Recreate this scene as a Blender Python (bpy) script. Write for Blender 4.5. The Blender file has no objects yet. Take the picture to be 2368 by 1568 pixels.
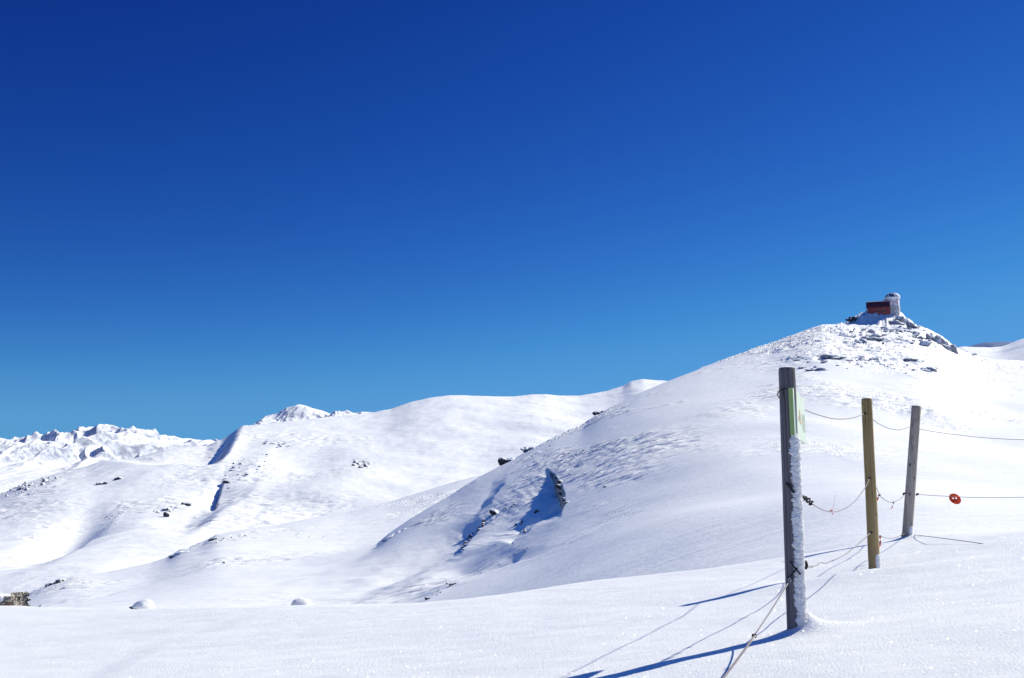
import bpy, bmesh, math, random
import numpy as np
from mathutils import Vector, Matrix
R = math.radians
random.seed(7)
S = bpy.context.scene
COL = S.collection

# ------------------------------------------------------------------ camera
F0, CX, CY, HOR = 2538.0, 1183.5, 784.0, 1150.0
TH = math.atan((HOR - CY) / F0)
CT, ST = math.cos(TH), math.sin(TH)
cam_d = bpy.data.cameras.new('camera'); cam = bpy.data.objects.new('camera', cam_d)
COL.objects.link(cam); S.camera = cam
cam.location = (0, 0, 0); cam.rotation_euler = (math.pi / 2 + TH, 0, 0)
cam_d.sensor_width = 36; cam_d.lens = F0 / 2367 * 36
cam_d.clip_start = 0.05; cam_d.clip_end = 60000

def AE(px, py):
    a = (px - CX) / F0; b = (CY - py) / F0
    k = CT - b * ST
    return a / k, (ST + b * CT) / k
def P(px, py, Y):
    a, e = AE(px, py)
    return Vector((a * Y, Y, e * Y))
def scr(A, E):                     # arrays -> picture coordinates
    k = CT + E * ST
    return CX + F0 * A / k, CY - F0 * (E * CT - ST) / k

# ------------------------------------------------------------------ noise
def _h(ix, iy, seed):
    h = (ix.astype(np.int64) * 374761393 + iy.astype(np.int64) * 668265263 + seed * 974634777) & 0xffffffff
    h = ((h ^ (h >> 13)) * 1274126177) & 0xffffffff
    h = h ^ (h >> 16)
    return (h & 0xffff) / 65536.0 * 2 * np.pi
def perlin(x, y, seed=0):
    x = np.asarray(x, float); y = np.asarray(y, float)
    ix = np.floor(x); iy = np.floor(y); fx = x - ix; fy = y - iy
    u = fx * fx * fx * (fx * (fx * 6 - 15) + 10); v = fy * fy * fy * (fy * (fy * 6 - 15) + 10)
    def g(dx, dy):
        a = _h(ix + dx, iy + dy, seed)
        return np.cos(a) * (fx - dx) + np.sin(a) * (fy - dy)
    a = g(0, 0); b = g(1, 0); c = g(0, 1); d = g(1, 1)
    return ((a + u * (b - a)) * (1 - v) + (c + u * (d - c)) * v) * 1.5
def fbm(x, y, n=4, seed=0, gain=.5):
    s = 0; a = 1
    for i in range(n):
        s = s + a * perlin(x * 2 ** i, y * 2 ** i, seed + i * 17); a *= gain
    return s
def ridged(x, y, n=5, seed=0, gain=.5):
    s = 0; a = 1; w = 1
    for i in range(n):
        r = (1 - np.abs(perlin(x * 2 ** i, y * 2 ** i, seed + i * 31))) ** 2
        s = s + a * r * w; w = np.clip(r * 1.3, 0, 1); a *= gain
    return s
def sstep(a, b, x):
    t = np.clip((x - a) / (b - a), 0, 1); return t * t * (3 - 2 * t)

# ------------------------------------------------------------------ objects
def tag(o, label=None, cat=None, group=None, kind=None):
    if label: o['label'] = label
    if cat: o['category'] = cat
    if group: o['group'] = group
    if kind: o['kind'] = kind
    return o
def link(name, me, parent=None):
    o = bpy.data.objects.new(name, me); COL.objects.link(o)
    if parent: o.parent = parent
    return o
def empty(name, loc, label, cat, group=None, rz=0):
    o = link(name, None); o.location = loc; o.rotation_euler = (0, 0, rz); o.empty_display_size = .1
    return tag(o, label, cat, group)
def from_bm(name, bm, mat, parent=None, smooth=False):
    me = bpy.data.meshes.new(name); bm.normal_update(); bm.to_mesh(me); bm.free()
    if smooth: me.polygons.foreach_set('use_smooth', [True] * len(me.polygons))
    me.materials.append(mat)
    return link(name, me, parent)
def grid_mesh(name, X, Y, Z, mat):
    nr, nc = X.shape
    me = bpy.data.meshes.new(name)
    co = np.stack([X, Y, Z], -1).reshape(-1, 3).astype(np.float32)
    idx = np.arange(nr * nc).reshape(nr, nc)
    q = np.stack([idx[:-1, :-1], idx[:-1, 1:], idx[1:, 1:], idx[1:, :-1]], -1).reshape(-1, 4).astype(np.int32)
    me.vertices.add(len(co)); me.vertices.foreach_set('co', co.ravel())
    me.loops.add(q.size); me.loops.foreach_set('vertex_index', q.ravel())
    me.polygons.add(len(q)); me.polygons.foreach_set('loop_start', np.arange(0, q.size, 4, dtype=np.int32))
    me.polygons.foreach_set('use_smooth', np.ones(len(q), bool))
    me.update(calc_edges=True); me.materials.append(mat)
    return tag(link(name, me), kind='structure')

# ------------------------------------------------------------------ materials
def mat(name):
    m = bpy.data.materials.new(name); m.use_nodes = True
    nt = m.node_tree; return m, nt, nt.nodes['Principled BSDF']
def node(nt, t, **kw):
    n = nt.nodes.new(t)
    for k, v in kw.items():
        if k in n.inputs.keys() if isinstance(k, str) else False: n.inputs[k].default_value = v
        else: setattr(n, k, v)
    return n
def noise_n(nt, vec, scale, detail=4, rough=.5, stretch=None):
    n = nt.nodes.new('ShaderNodeTexNoise'); n.inputs['Scale'].default_value = scale
    n.inputs['Detail'].default_value = detail; n.inputs['Roughness'].default_value = rough
    if stretch:
        mp = nt.nodes.new('ShaderNodeMapping'); mp.inputs['Scale'].default_value = stretch
        nt.links.new(vec, mp.inputs['Vector']); vec = mp.outputs[0]
    nt.links.new(vec, n.inputs['Vector']); return n
def bump(nt, h, dist, strength=1, prev=None):
    b = nt.nodes.new('ShaderNodeBump'); b.inputs['Distance'].default_value = dist
    b.inputs['Strength'].default_value = strength
    nt.links.new(h, b.inputs['Height'])
    if prev: nt.links.new(prev, b.inputs['Normal'])
    return b.outputs[0]
def ramp(nt, fac, stops):
    r = nt.nodes.new('ShaderNodeValToRGB'); e = r.color_ramp.elements
    while len(e) < len(stops): e.new(.5)
    for i, (p, c) in enumerate(stops):
        e[i].position = p; e[i].color = (c, c, c, 1) if isinstance(c, (int, float)) else (*c, 1)
    nt.links.new(fac, r.inputs[0]); return r.outputs[0]
def mixc(nt, f, a, b):
    m = nt.nodes.new('ShaderNodeMix'); m.data_type = 'RGBA'
    for s, v in ((m.inputs[0], f), (m.inputs[6], a), (m.inputs[7], b)):
        if hasattr(v, 'links'): nt.links.new(v, s)
        elif isinstance(v, tuple): s.default_value = (*v, 1)
        else: s.default_value = v
    return m.outputs[2]
def math_n(nt, op, a, b=0.0, c=None):
    m = nt.nodes.new('ShaderNodeMath'); m.operation = op
    for i, v in enumerate([a, b] + ([c] if c is not None else [])):
        if hasattr(v, 'links'): nt.links.new(v, m.inputs[i])
        else: m.inputs[i].default_value = v
    return m.outputs[0]

SNOW = (.87, .89, .93)
def snow_mat(name, fine, fdist, streak=None, sdist=0, rock=None, sparkle=0):
    m, nt, b = mat(name)
    tc = nt.nodes.new('ShaderNodeNewGeometry'); pos = tc.outputs['Position']
    b.inputs['Roughness'].default_value = .55; b.inputs['Specular IOR Level'].default_value = .25
    nrm = None
    if streak:
        s = noise_n(nt, pos, 1, 5, .62, streak)
        nrm = bump(nt, s.outputs[0], sdist)
    f = noise_n(nt, pos, fine, 6, .7)
    nrm = bump(nt, f.outputs[0], fdist, 1, nrm)
    col = noise_n(nt, pos, fine * .07, 3)
    c = mixc(nt, ramp(nt, col.outputs[0], [(.35, 0), (.65, 1)]), SNOW, (.845, .87, .92))
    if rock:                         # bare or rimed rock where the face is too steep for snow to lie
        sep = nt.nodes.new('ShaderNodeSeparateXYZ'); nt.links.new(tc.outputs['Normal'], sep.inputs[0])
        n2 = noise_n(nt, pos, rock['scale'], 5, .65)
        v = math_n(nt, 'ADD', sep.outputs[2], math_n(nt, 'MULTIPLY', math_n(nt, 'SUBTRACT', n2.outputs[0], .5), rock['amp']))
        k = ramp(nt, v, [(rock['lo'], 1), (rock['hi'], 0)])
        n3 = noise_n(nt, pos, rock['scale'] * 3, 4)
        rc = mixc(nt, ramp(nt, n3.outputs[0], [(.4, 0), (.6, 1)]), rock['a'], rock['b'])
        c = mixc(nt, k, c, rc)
    nt.links.new(c, b.inputs['Base Color'])
    nt.links.new(nrm, b.inputs['Normal'])
    if sparkle:                      # ice crystals: small facets, each with its own tilt, that glint in the sun
        vo = nt.nodes.new('ShaderNodeTexVoronoi'); vo.inputs['Scale'].default_value = sparkle
        nt.links.new(pos, vo.inputs['Vector'])
        vm = nt.nodes.new('ShaderNodeVectorMath'); vm.operation = 'MULTIPLY_ADD'
        nt.links.new(vo.outputs['Color'], vm.inputs[0]); vm.inputs[1].default_value = (1.5, 1.5, .4); vm.inputs[2].default_value = (-.6, -.65, .6)
        vn = nt.nodes.new('ShaderNodeVectorMath'); vn.operation = 'NORMALIZE'; nt.links.new(vm.outputs[0], vn.inputs[0])
        gl = nt.nodes.new('ShaderNodeBsdfGlossy'); gl.inputs['Roughness'].default_value = .16
        gl.inputs['Color'].default_value = (1, 1, 1, 1)
        nt.links.new(vn.outputs[0], gl.inputs['Normal'])
        dm = ramp(nt, vo.outputs['Distance'], [(.18, 1), (.28, 0)])
        sepc = nt.nodes.new('ShaderNodeSeparateColor'); nt.links.new(vo.outputs['Color'], sepc.inputs[0])
        pick = math_n(nt, 'LESS_THAN', sepc.outputs[2], .8)
        fac = math_n(nt, 'MULTIPLY', math_n(nt, 'MULTIPLY', dm, pick), .13)
        mx = nt.nodes.new('ShaderNodeMixShader'); nt.links.new(fac, mx.inputs[0])
        nt.links.new(b.outputs[0], mx.inputs[1]); nt.links.new(gl.outputs[0], mx.inputs[2])
        nt.links.new(mx.outputs[0], nt.nodes['Material Output'].inputs[0])
    return m
M_FORE = snow_mat('snow_foreground', 60, .0085, (1.1, 2.2, 1), .016, sparkle=120)
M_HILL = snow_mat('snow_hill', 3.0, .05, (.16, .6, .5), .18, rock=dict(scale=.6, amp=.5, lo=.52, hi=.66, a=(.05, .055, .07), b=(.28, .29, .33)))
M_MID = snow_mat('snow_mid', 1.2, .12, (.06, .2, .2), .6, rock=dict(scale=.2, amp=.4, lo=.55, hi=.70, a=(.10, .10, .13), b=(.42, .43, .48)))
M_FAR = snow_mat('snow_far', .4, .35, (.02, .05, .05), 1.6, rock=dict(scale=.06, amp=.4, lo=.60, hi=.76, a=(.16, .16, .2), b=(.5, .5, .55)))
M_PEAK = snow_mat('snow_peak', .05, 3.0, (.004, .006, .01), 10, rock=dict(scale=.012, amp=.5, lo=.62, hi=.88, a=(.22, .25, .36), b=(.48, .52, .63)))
M_DRIFT = snow_mat('snow_clinging', 60, .016, (9, 9, 30), .03)
M_DRIFT.node_tree.nodes['Principled BSDF'].inputs['Subsurface Weight'].default_value = .7
M_DRIFT.node_tree.nodes['Principled BSDF'].inputs['Subsurface Scale'].default_value = .04
M_DRIFT.node_tree.nodes['Principled BSDF'].inputs['Subsurface Radius'].default_value = (1, .9, .8)

M_BARE_HAZE = snow_mat('bare_hazy_mountain', .01, 5.0)
_b = M_BARE_HAZE.node_tree.nodes['Principled BSDF']; M_BARE_HAZE.node_tree.links.remove(_b.inputs['Base Color'].links[0]); _b.inputs['Base Color'].default_value = (.085, .15, .33, 1)  # snowless far hill; the blue of distance haze is put into its colour
def rock_mat(name, dark, lite, snow_lo, snow_hi, scale):
    m, nt, b = mat(name)
    tc = nt.nodes.new('ShaderNodeNewGeometry'); ob = nt.nodes.new('ShaderNodeTexCoord')
    oi = nt.nodes.new('ShaderNodeObjectInfo')
    va = nt.nodes.new('ShaderNodeVectorMath'); va.operation = 'ADD'
    nt.links.new(ob.outputs['Object'], va.inputs[0]); nt.links.new(oi.outputs['Location'], va.inputs[1])
    vec = va.outputs[0]
    n1 = noise_n(nt, vec, scale, 6, .7)
    rc = mixc(nt, ramp(nt, n1.outputs[0], [(.35, 0), (.65, 1)]), dark, lite)
    sep = nt.nodes.new('ShaderNodeSeparateXYZ'); nt.links.new(tc.outputs['Normal'], sep.inputs[0])
    n2 = noise_n(nt, vec, scale * 1.6, 5, .7)
    v = math_n(nt, 'ADD', math_n(nt, 'ADD', sep.outputs[2], math_n(nt, 'MULTIPLY', sep.outputs[0], .35)),
               math_n(nt, 'MULTIPLY', math_n(nt, 'SUBTRACT', n2.outputs[0], .5), 1.6))
    k = ramp(nt, v, [(snow_lo, 0), (snow_hi, 1)])
    nt.links.new(mixc(nt, k, rc, SNOW), b.inputs['Base Color'])
    b.inputs['Roughness'].default_value = .85; b.inputs['Specular IOR Level'].default_value = .2
    nt.links.new(bump(nt, n1.outputs[0], .25), b.inputs['Normal'])
    return m
M_ROCK = rock_mat('rock_dark', (.02, .02, .03), (.09, .085, .09), .35, .62, 1.5)
M_RIME = rock_mat('rock_rimed', (.11, .12, .17), (.32, .34, .41), .08, .42, 1.2)

# ------------------------------------------------------------------ terrain in view-fan grids
LAY = {}
def smooth_interp(A, pts, blur):
    xs = np.array([p[0] for p in pts]); ys = np.array([p[1] for p in pts])
    y = np.interp(A, xs, ys)
    if blur > 0:
        dA = A[1] - A[0]; n = max(1, int(blur / dA)); k = np.hanning(2 * n + 3); k /= k.sum()
        yp = np.pad(y, n + 1, mode='edge'); y = np.convolve(yp, k, mode='valid')
    return y
def pxA(px): return (px - CX) / F0
def layer(name, crest, dist, footE, foot, A0, A1, nc, nr, m, noise, blur=.004, tmax=1.5, p=2.0, kback=.8, wide=.15, k0=.70, toe=None, join=None):
    A = np.linspace(A0, A1, nc)
    c = [AE(*q) for q in crest]
    E1d = smooth_interp(A, c, blur)          # the skyline itself
    E1 = smooth_interp(A, c, wide)           # the broad form that carries the slope below it
    E1b = smooth_interp(A, c, max(blur, .010)); E1c = smooth_interp(A, c, max(blur, .035))
    Rr = smooth_interp(A, [(pxA(q[0]), q[1]) for q in dist], .08)
    r0 = smooth_interp(A, [(pxA(q[0]), q[1]) for q in foot], .08)
    E0 = smooth_interp(A, [(pxA(q[0]), -(q[1] - HOR) / F0) for q in footE], .05)
    n1 = int(nr * .88)
    g = np.linspace(0, 1, n1); t1 = .6 * (1 - (1 - g) ** (1 / p)) + .4 * g
    t = np.concatenate([t1, np.linspace(1, tmax, nr - n1 + 1)[1:]])
    G = np.where(t <= 1, 1 - (1 - np.minimum(t, 1)) ** p, 1 - kback * np.maximum(t - 1, 0) ** 2)
    Y = r0[None] + (Rr - r0)[None] * t[:, None]
    if toe:                          # level valley floor before the slope starts
        tau = smooth_interp(A, [(pxA(q[0]), q[1]) for q in toe], .08)[None]
        tt = (t[:, None] - tau) / (1 - tau); tt = .5 * (tt + np.sqrt(tt * tt + .06 * (1 - np.minimum(t[:, None], 1)) ** 2))
        Gt = 1 - np.maximum(0, 1 - tt) ** p
    E0b = np.minimum(E0, E1 - .004)
    E = E0b[None] + (E1 - E0b)[None] * G[:, None]
    if toe:
        zf = np.minimum(E0b * r0, E1 * Rr - .4); dA = A[1] - A[0]; n_ = int(.14 / dA); kk = np.hanning(2 * n_ + 3); kk /= kk.sum()
        zf = np.convolve(np.pad(zf, n_ + 1, mode='edge'), kk, mode='valid')[None]
        E = zf / Y + (E1[None] - zf / Rr[None]) * Gt
        G = np.where(t <= 1, G, 1)
    E = np.where(t[:, None] > 1, E1[None] - .25 * kback * np.maximum(t - 1, 0)[:, None] ** 2, E)
    q_ = np.where(t <= 1, G, 1)[:, None]
    if toe: q_ = np.where(t[:, None] <= 1, np.clip(Gt, 0, 1), 1)
    E = E + (E1c - E1)[None] * sstep(k0 - .35, .98, q_) + (E1b - E1c)[None] * sstep(.78, .995, q_) + (E1d - E1b)[None] * sstep(.93, 1, q_)
    X = A[None] * Y; Z = E * Y
    px, py = scr(A[None] + 0 * Y, E)
    crestw = np.abs(G[:, None] + 0 * Y)
    Z = Z + noise(X, Y, px, py, crestw)
    if join:                         # drifted snow fills the angle where this slope meets the ground behind
        As, _, Ys_, Zs_ = LAY[join]
        for j in range(nc):
            q = (A[j] - As[0]) / (As[1] - As[0])
            if q < 0 or q >= len(As) - 1: continue
            i0 = int(q); f = q - i0; out = []
            for i in (i0, i0 + 1): out.append(np.interp(Y[:, j], Ys_[:, i], Zs_[:, i], left=-1e3, right=-1e3))
            zs = out[0] * (1 - f) + out[1] * f; d = Z[:, j] - zs; K = 3.2
            fill = np.where(np.abs(d) < K, (K - np.abs(d)) ** 2 / (4 * K), 0)
            Z[:, j] = np.where(zs > -200, np.maximum(Z[:, j], zs) + fill - .05 * (1 - sstep(-K, 0, d)), Z[:, j])
    if name in ('observatory_hill', 'saddle'):      # the ground goes on down towards the viewer behind the near crest
        X = np.vstack([X[:1] * .5, X[:1] * .8, X]); Y = np.vstack([Y[:1] * .5, Y[:1] * .8, Y]); Z = np.vstack([Z[:1] - 4.5, Z[:1] - 1.2, Z])
    o = grid_mesh(name, X, Y, Z, m)
    LAY[name] = (A, X, Y, Z)
    return o
def on(name, px, py):
    """point of a terrain sheet that is seen at this place"""
    A, X, Y, Z = LAY[name]
    a, e = AE(px, py)
    j = (a - A[0]) / (A[1] - A[0]); j0 = int(max(0, min(len(A) - 2, math.floor(j)))); f = j - j0
    y = Y[:, j0] * (1 - f) + Y[:, j0 + 1] * f; z = Z[:, j0] * (1 - f) + Z[:, j0 + 1] * f
    ee = z / y; k = np.argmax(ee >= e)
    if ee[k] < e: k = int(np.argmax(ee))
    if k > 0 and ee[k] >= e:
        w = (e - ee[k - 1]) / max(1e-9, ee[k] - ee[k - 1]); yy = y[k - 1] + (y[k] - y[k - 1]) * w; zz = z[k - 1] + (z[k] - z[k - 1]) * w
    else: yy, zz = y[k], z[k]
    return Vector((a * yy, yy, zz))

def scarp(px, py, path, h, wr, wl, ragged=0, tl=16, shear=0):
    """the ground steps down on the left side of a line"""
    ys = np.array([q[1] for q in path]); xs = np.array([q[0] for q in path])
    xp = np.interp(py, ys, xs)
    if ragged: xp = xp + ragged * (.7 * perlin(py / 24., px * 0 + 3.3, 5) + .35 * perlin(py / 8., px / 30., 6))
    s = xp - px
    if shear:
        py = py - shear * np.maximum(s, 0); s = np.interp(py, ys, xs) + (ragged * (.7 * perlin(py / 24., px / 70., 5) + .35 * perlin(py / 8., px / 30., 6)) if ragged else 0) - px
    tp = sstep(ys[0] - 8, ys[0] + tl, py) * (1 - sstep(ys[-1] - tl, ys[-1] + 8, py))
    return -h * sstep(0, wr, s) * np.exp(-np.maximum(s, 0) / wl) * tp
def blob(px, py, x, y, rx, ry, h, ang=0):
    c, s = math.cos(ang), math.sin(ang); dx = px - x; dy = py - y
    u = (dx * c + dy * s) / rx; v = (-dx * s + dy * c) / ry
    return h * np.exp(-(u * u + v * v))

def sastrugi(X, Y, lx, ly, seed, rot=.12):
    c, s = math.cos(rot), math.sin(rot)
    u = (X * c + Y * s) / lx; v = (-X * s + Y * c) / ly
    w = .5 * perlin(u * .7, v * .7, seed + 50)
    n = perlin(u + w, v + w * 1.5, seed) + .5 * perlin(u * 2.1, v * 2.3 + w, seed + 3) + .25 * perlin(u * 4.3, v * 4.9, seed + 8)
    return 1 - np.abs(n) * 1.6

# --- far peaks
def n_peak(amp, L, seed, lo=.6, gul=.75, dmp=.6, msk=.6):
    def f(X, Y, px, py, G):
        r = ridged(X / L, Y / L * .7, 6, seed, .5) - 1.0
        g = ridged(X / (L * .34) + .5 * fbm(X / L, Y / L, 2, seed + 3), Y / (L * .9), 5, seed + 9, .42) - .9
        g = g * (1 - msk + msk * sstep(-.25, .2, fbm(X / (L * 1.1), Y / (L * 2), 2, seed + 70)))
        return (amp * r + amp * gul * g) * (1 - dmp * sstep(.93, 1, G)) * (.12 + .88 * sstep(lo, .93, G + .12 * fbm(X / L / 1.5, Y / L, 3, seed + 40)))
    return f
layer('hills_west', [(-400, 1035), (-60, 1000), (0, 1012), (40, 1019), (90, 1015), (170, 1008), (205, 995), (222, 989), (234, 986), (262, 995), (276, 999), (300, 1003), (315, 1008), (328, 1009), (345, 1004), (365, 1010), (420, 1017), (470, 1019), (510, 1022), (600, 1040), (800, 1060)],
      [(-400, 5200), (230, 5600), (800, 6500)], [(-400, 1180), (800, 1180)], [(-400, 2600), (800, 3000)],
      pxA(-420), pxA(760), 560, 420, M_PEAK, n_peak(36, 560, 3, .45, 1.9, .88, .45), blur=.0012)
layer('peak_north', [(480, 1050), (590, 985), (600, 975), (612, 966), (640, 957), (652, 948), (668, 941), (690, 934), (705, 938), (722, 945), (745, 951), (762, 957), (778, 953), (800, 952), (820, 956), (855, 953), (900, 965), (1050, 1020)],
      [(400, 7600), (1100, 8200)], [(400, 1100), (1100, 1100)], [(400, 6000), (1100, 6200)],
      pxA(470), pxA(1080), 420, 320, M_PEAK, n_peak(38, 560, 11, -.2, 1.3, .86, .15), blur=.0012)
layer('hills_blue', [(2150, 830), (2240, 800), (2262, 796), (2280, 792), (2305, 790), (2340, 789), (2370, 792), (2450, 800), (2600, 800)],
      [(2000, 15000), (2700, 15000)], [(2000, 900), (2700, 900)], [(2000, 13500), (2700, 13500)],
      pxA(2140), pxA(2620), 120, 60, M_BARE_HAZE, lambda X, Y, px, py, G: 25 * fbm(X / 900, Y / 900, 4, 2), blur=.004)
layer('ridge_east', [(2050, 850), (2180, 812), (2225, 801), (2262, 803), (2290, 805), (2315, 803), (2335, 796), (2355, 788), (2380, 780), (2480, 745), (2700, 700)],
      [(2000, 1500), (2700, 1300)], [(2000, 1000), (2700, 1000)], [(2000, 750), (2700, 700)],
      pxA(2040), pxA(2680), 300, 220, M_FAR, lambda X, Y, px, py, G: 1.6 * fbm(X / 90, Y / 90, 5, 4), blur=.004)

# --- the broad white mountain with its spurs, left and centre
def n_B(X, Y, px, py, G):
    cw = 1 - .8 * sstep(.75, 1, G)
    z = 9 * fbm(X / 260 + Y / 900, Y / 420, 3, 21) * cw * sstep(0, .2, G)
    z = z + .8 * fbm(X / 40, Y / 60, 4, 23)
    patch = sstep(.0, .5, fbm(X / 120, Y / 160, 3, 29) + blob(px, py, 600, 1080, 130, 60, .5) + blob(px, py, 60, 1115, 90, 40, .7) + blob(px, py, 420, 1180, 90, 60, .4) - blob(px, py, 1100, 1010, 260, 90, 1.0))
    z = z + 1.15 * patch * (sastrugi(X, Y, 26, 12, 31) - .4)
    z = z + scarp(px, py, [(566, 900), (564, 985), (556, 1010), (536, 1038), (515, 1060)], 28, 60, 250, 2, 20)
    z = z + scarp(px, py, [(522, 1104), (514, 1118), (507, 1135), (503, 1156)], 9, 10, 20, 3, 14)
    z = z + scarp(px, py, [(640, 1090), (600, 1130), (560, 1160), (500, 1210), (440, 1262)], 4.5, 60, 160, 0, 50)
    z = z + scarp(px, py, [(690, 990), (640, 1030), (600, 1080), (570, 1120), (520, 1180), (470, 1240)], 8, 90, 260, 0, 50) * (1 - sstep(.85, 1, G))
    z = z + scarp(px, py, [(300, 1120), (270, 1180), (200, 1260), (120, 1340)], 9, 90, 200, 0, 70)
    z = z + blob(px, py, 800, 1120, 160, 60, 8, -.4) + blob(px, py, 150, 1230, 120, 40, -7, -.5)
    return z
layer('mountain', [(-500, 1260), (-150, 1190), (0, 1143), (60, 1119), (130, 1095), (200, 1077), (300, 1040), (380, 1014), (440, 1003), (480, 995), (505, 981), (520, 980), (530, 981), (540, 984), (555, 985), (562, 984), (575, 983), (600, 980), (680, 973), (780, 964), (860, 955), (905, 946), (950, 930), (990, 921), (1040, 915), (1180, 917), (1230, 912), (1262, 911), (1290, 914), (1340, 914), (1400, 905), (1440, 894), (1458, 883), (1485, 878), (1510, 880), (1545, 882), (1600, 872), (1700, 880), (1900, 900)],
      [(-500, 900), (0, 1100), (500, 1500), (1000, 1900), (1500, 2100), (1900, 2200)],
      [(-500, 1430), (0, 1420), (700, 1330), (1200, 1200), (1900, 1150)], [(-500, 380), (300, 420), (800, 620), (1900, 900)],
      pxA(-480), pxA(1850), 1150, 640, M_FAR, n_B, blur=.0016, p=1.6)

# --- the nearer saddle below it
def n_M(X, Y, px, py, G):
    z = 1.6 * sstep(90, 220, Y) * fbm(X / 70, Y / 110, 3, 41) * (1 - .8 * sstep(.7, 1, G)) * sstep(0, .15, G)
    patch = sstep(.1, .6, fbm(X / 50, Y / 70, 3, 44) + blob(px, py, 500, 1260, 80, 30, .5) + blob(px, py, 160, 1350, 90, 30, .5))
    z = z + .5 * patch * sstep(120, 240, Y) * (sastrugi(X, Y, 9, 4, 45) - .4) + .12 * sstep(90, 200, Y) * fbm(X / 9, Y / 9, 3, 46)
    z = z + scarp(px, py, [(500, 1222), (470, 1250), (440, 1265)], 2.2, 4, 25)
    return z
layer('saddle', [(-400, 1500), (-100, 1440), (0, 1402), (62, 1374), (112, 1352), (165, 1335), (250, 1322), (350, 1300), (385, 1288), (420, 1268), (470, 1252), (500, 1236), (560, 1226), (640, 1214), (700, 1202), (800, 1185), (900, 1160), (1000, 1130), (1060, 1112), (1100, 1102), (1200, 1080), (1300, 1075), (1500, 1060)],
      [(-400, 260), (0, 300), (500, 400), (1000, 560), (1500, 650)],
      [(-400, 1600), (0, 1500), (1500, 1500)], [(-400, 70), (1500, 80)],
      pxA(-390), pxA(1480), 900, 520, M_MID, n_M, blur=.002)

# --- the observatory hill
def n_H(X, Y, px, py, G):
    z = 1.2 * fbm(X / 45, Y / 80, 3, 61) * (1 - .9 * sstep(.6, 1, G)) * sstep(0, .12, G)
    left = blob(px, py, 1080, 1180, 260, 120, 1.0)
    top = blob(px, py, 2000, 800, 260, 70, 1.0)
    patch = sstep(.05, .75, fbm(X / 40, Y / 60, 4, 64) + .15 * left + .75 * top + blob(px, py, 1300, 1060, 130, 60, .6) + blob(px, py, 2200, 860, 150, 20, .5))
    sc = np.clip(Y / 220, .45, 2.0)
    st = sastrugi(X, Y, 7.5, 2.2, 65, .10)
    near_ = sstep(55, 130, Y) * (1 - .75 * blob(px, py, 1180, 1170, 130, 90, 1.0))
    z = z + .42 * sc * patch * near_ * (np.clip(st, -.4, 1) - .3)
    st2 = sastrugi(X, Y, 3.1, 1.1, 75, .16)
    z = z + .10 * sc * sstep(55, 130, Y) * (patch + .25) * (st2 - .3)
    z = z + (1 + .5 * fbm(X / 9, Y / 9, 2, 89)) * scarp(px, py, [(1330, 1255), (1260, 1281), (1192, 1299), (1138, 1315), (1098, 1331), (1065, 1340), (1030, 1357), (979, 1391), (960, 1404), (940, 1420)], 1.5, 90, 320, 6, 60)
    # irregular drifts over the left flank
    fl = blob(px, py, 1150, 1170, 190, 110, 1.0)
    z = z + fl * (.14 * fbm(X / 13 + Y / 40, Y / 22, 3, 85) + .035 * fbm(X / 3, Y / 5, 3, 87) + .075 * fbm((px * .90 - py * .43) / 70 + .5, (px * .43 + py * .90) / 8, 3, 86)) * (1 - .7 * sstep(.8, 1, G))
    # scattered wind-cut steps over the open face
    sp = sstep(.38, .75, fbm(X / 16, Y / 24, 3, 93)) * sstep(1150, 1350, px + .6 * (1300 - py)) * sstep(.12, .3, G) * near_
    z = z + .34 * np.clip(Y / 250, .3, 1.6) * sp * np.clip(sastrugi(X, Y, 6.5, 1.5, 94, .16) - .25, -.5, 1)
    # rocky top
    z = z + top * 1.25 * (ridged(X / 9, Y / 14, 5, 68) - .9) * sstep(.3, .95, fbm(X / 26, Y / 40, 3, 69) + .55)
    rag = (1 + .10 * fbm(X / 8, Y / 14, 2, 88)) * (1 - .9 * sstep(.80, 1, G))
    z = z + rag * scarp(px, py, [(1268, 1082), (1286, 1100), (1297, 1130), (1304, 1160), (1300, 1178)], 2.7, 7, 420, 9, 40, .45)
    z = z + rag * scarp(px, py, [(1150, 1178), (1112, 1205), (1092, 1225), (1080, 1245), (1070, 1270)], 1.7, 7, 300, 9, 34, .4)
    z = z + scarp(px, py, [(1252, 1170), (1235, 1182), (1205, 1212)], 1.1, 4, 30, 4)
    z = z + scarp(px, py, [(1240, 1205), (1222, 1222), (1185, 1246)], 1.2, 4, 30, 4)
    z = z + scarp(px, py, [(1215, 1262), (1195, 1280)], .7, 4, 20, 3)
    z = z + rag * scarp(px, py, [(1190, 1075), (1170, 1110), (1150, 1150), (1120, 1180)], 2.6, 40, 500, 12, 40, .5)
    z = z + scarp(px, py, [(2250, 838), (2200, 848), (2150, 866)], .8, 20, 60, 4)
    # rocky knoll that carries the building
    kx, ky = pxA(2047) * 499, 499.
    u = (X - kx) / 12.5; v = (Y - ky) / 8.0; rr = np.sqrt(u ** 4 + v ** 4)
    kn = np.exp(-rr ** 1.6)
    z = z + 7.4 * kn + (ridged(X / 4, Y / 4, 4, 99) - .9) * 1.1 * np.exp(-((X - kx) / 17) ** 2 - ((Y - ky) / 14) ** 2) * (1 - .85 * np.exp(-(rr * 1.4) ** 4))
    return z
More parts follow.
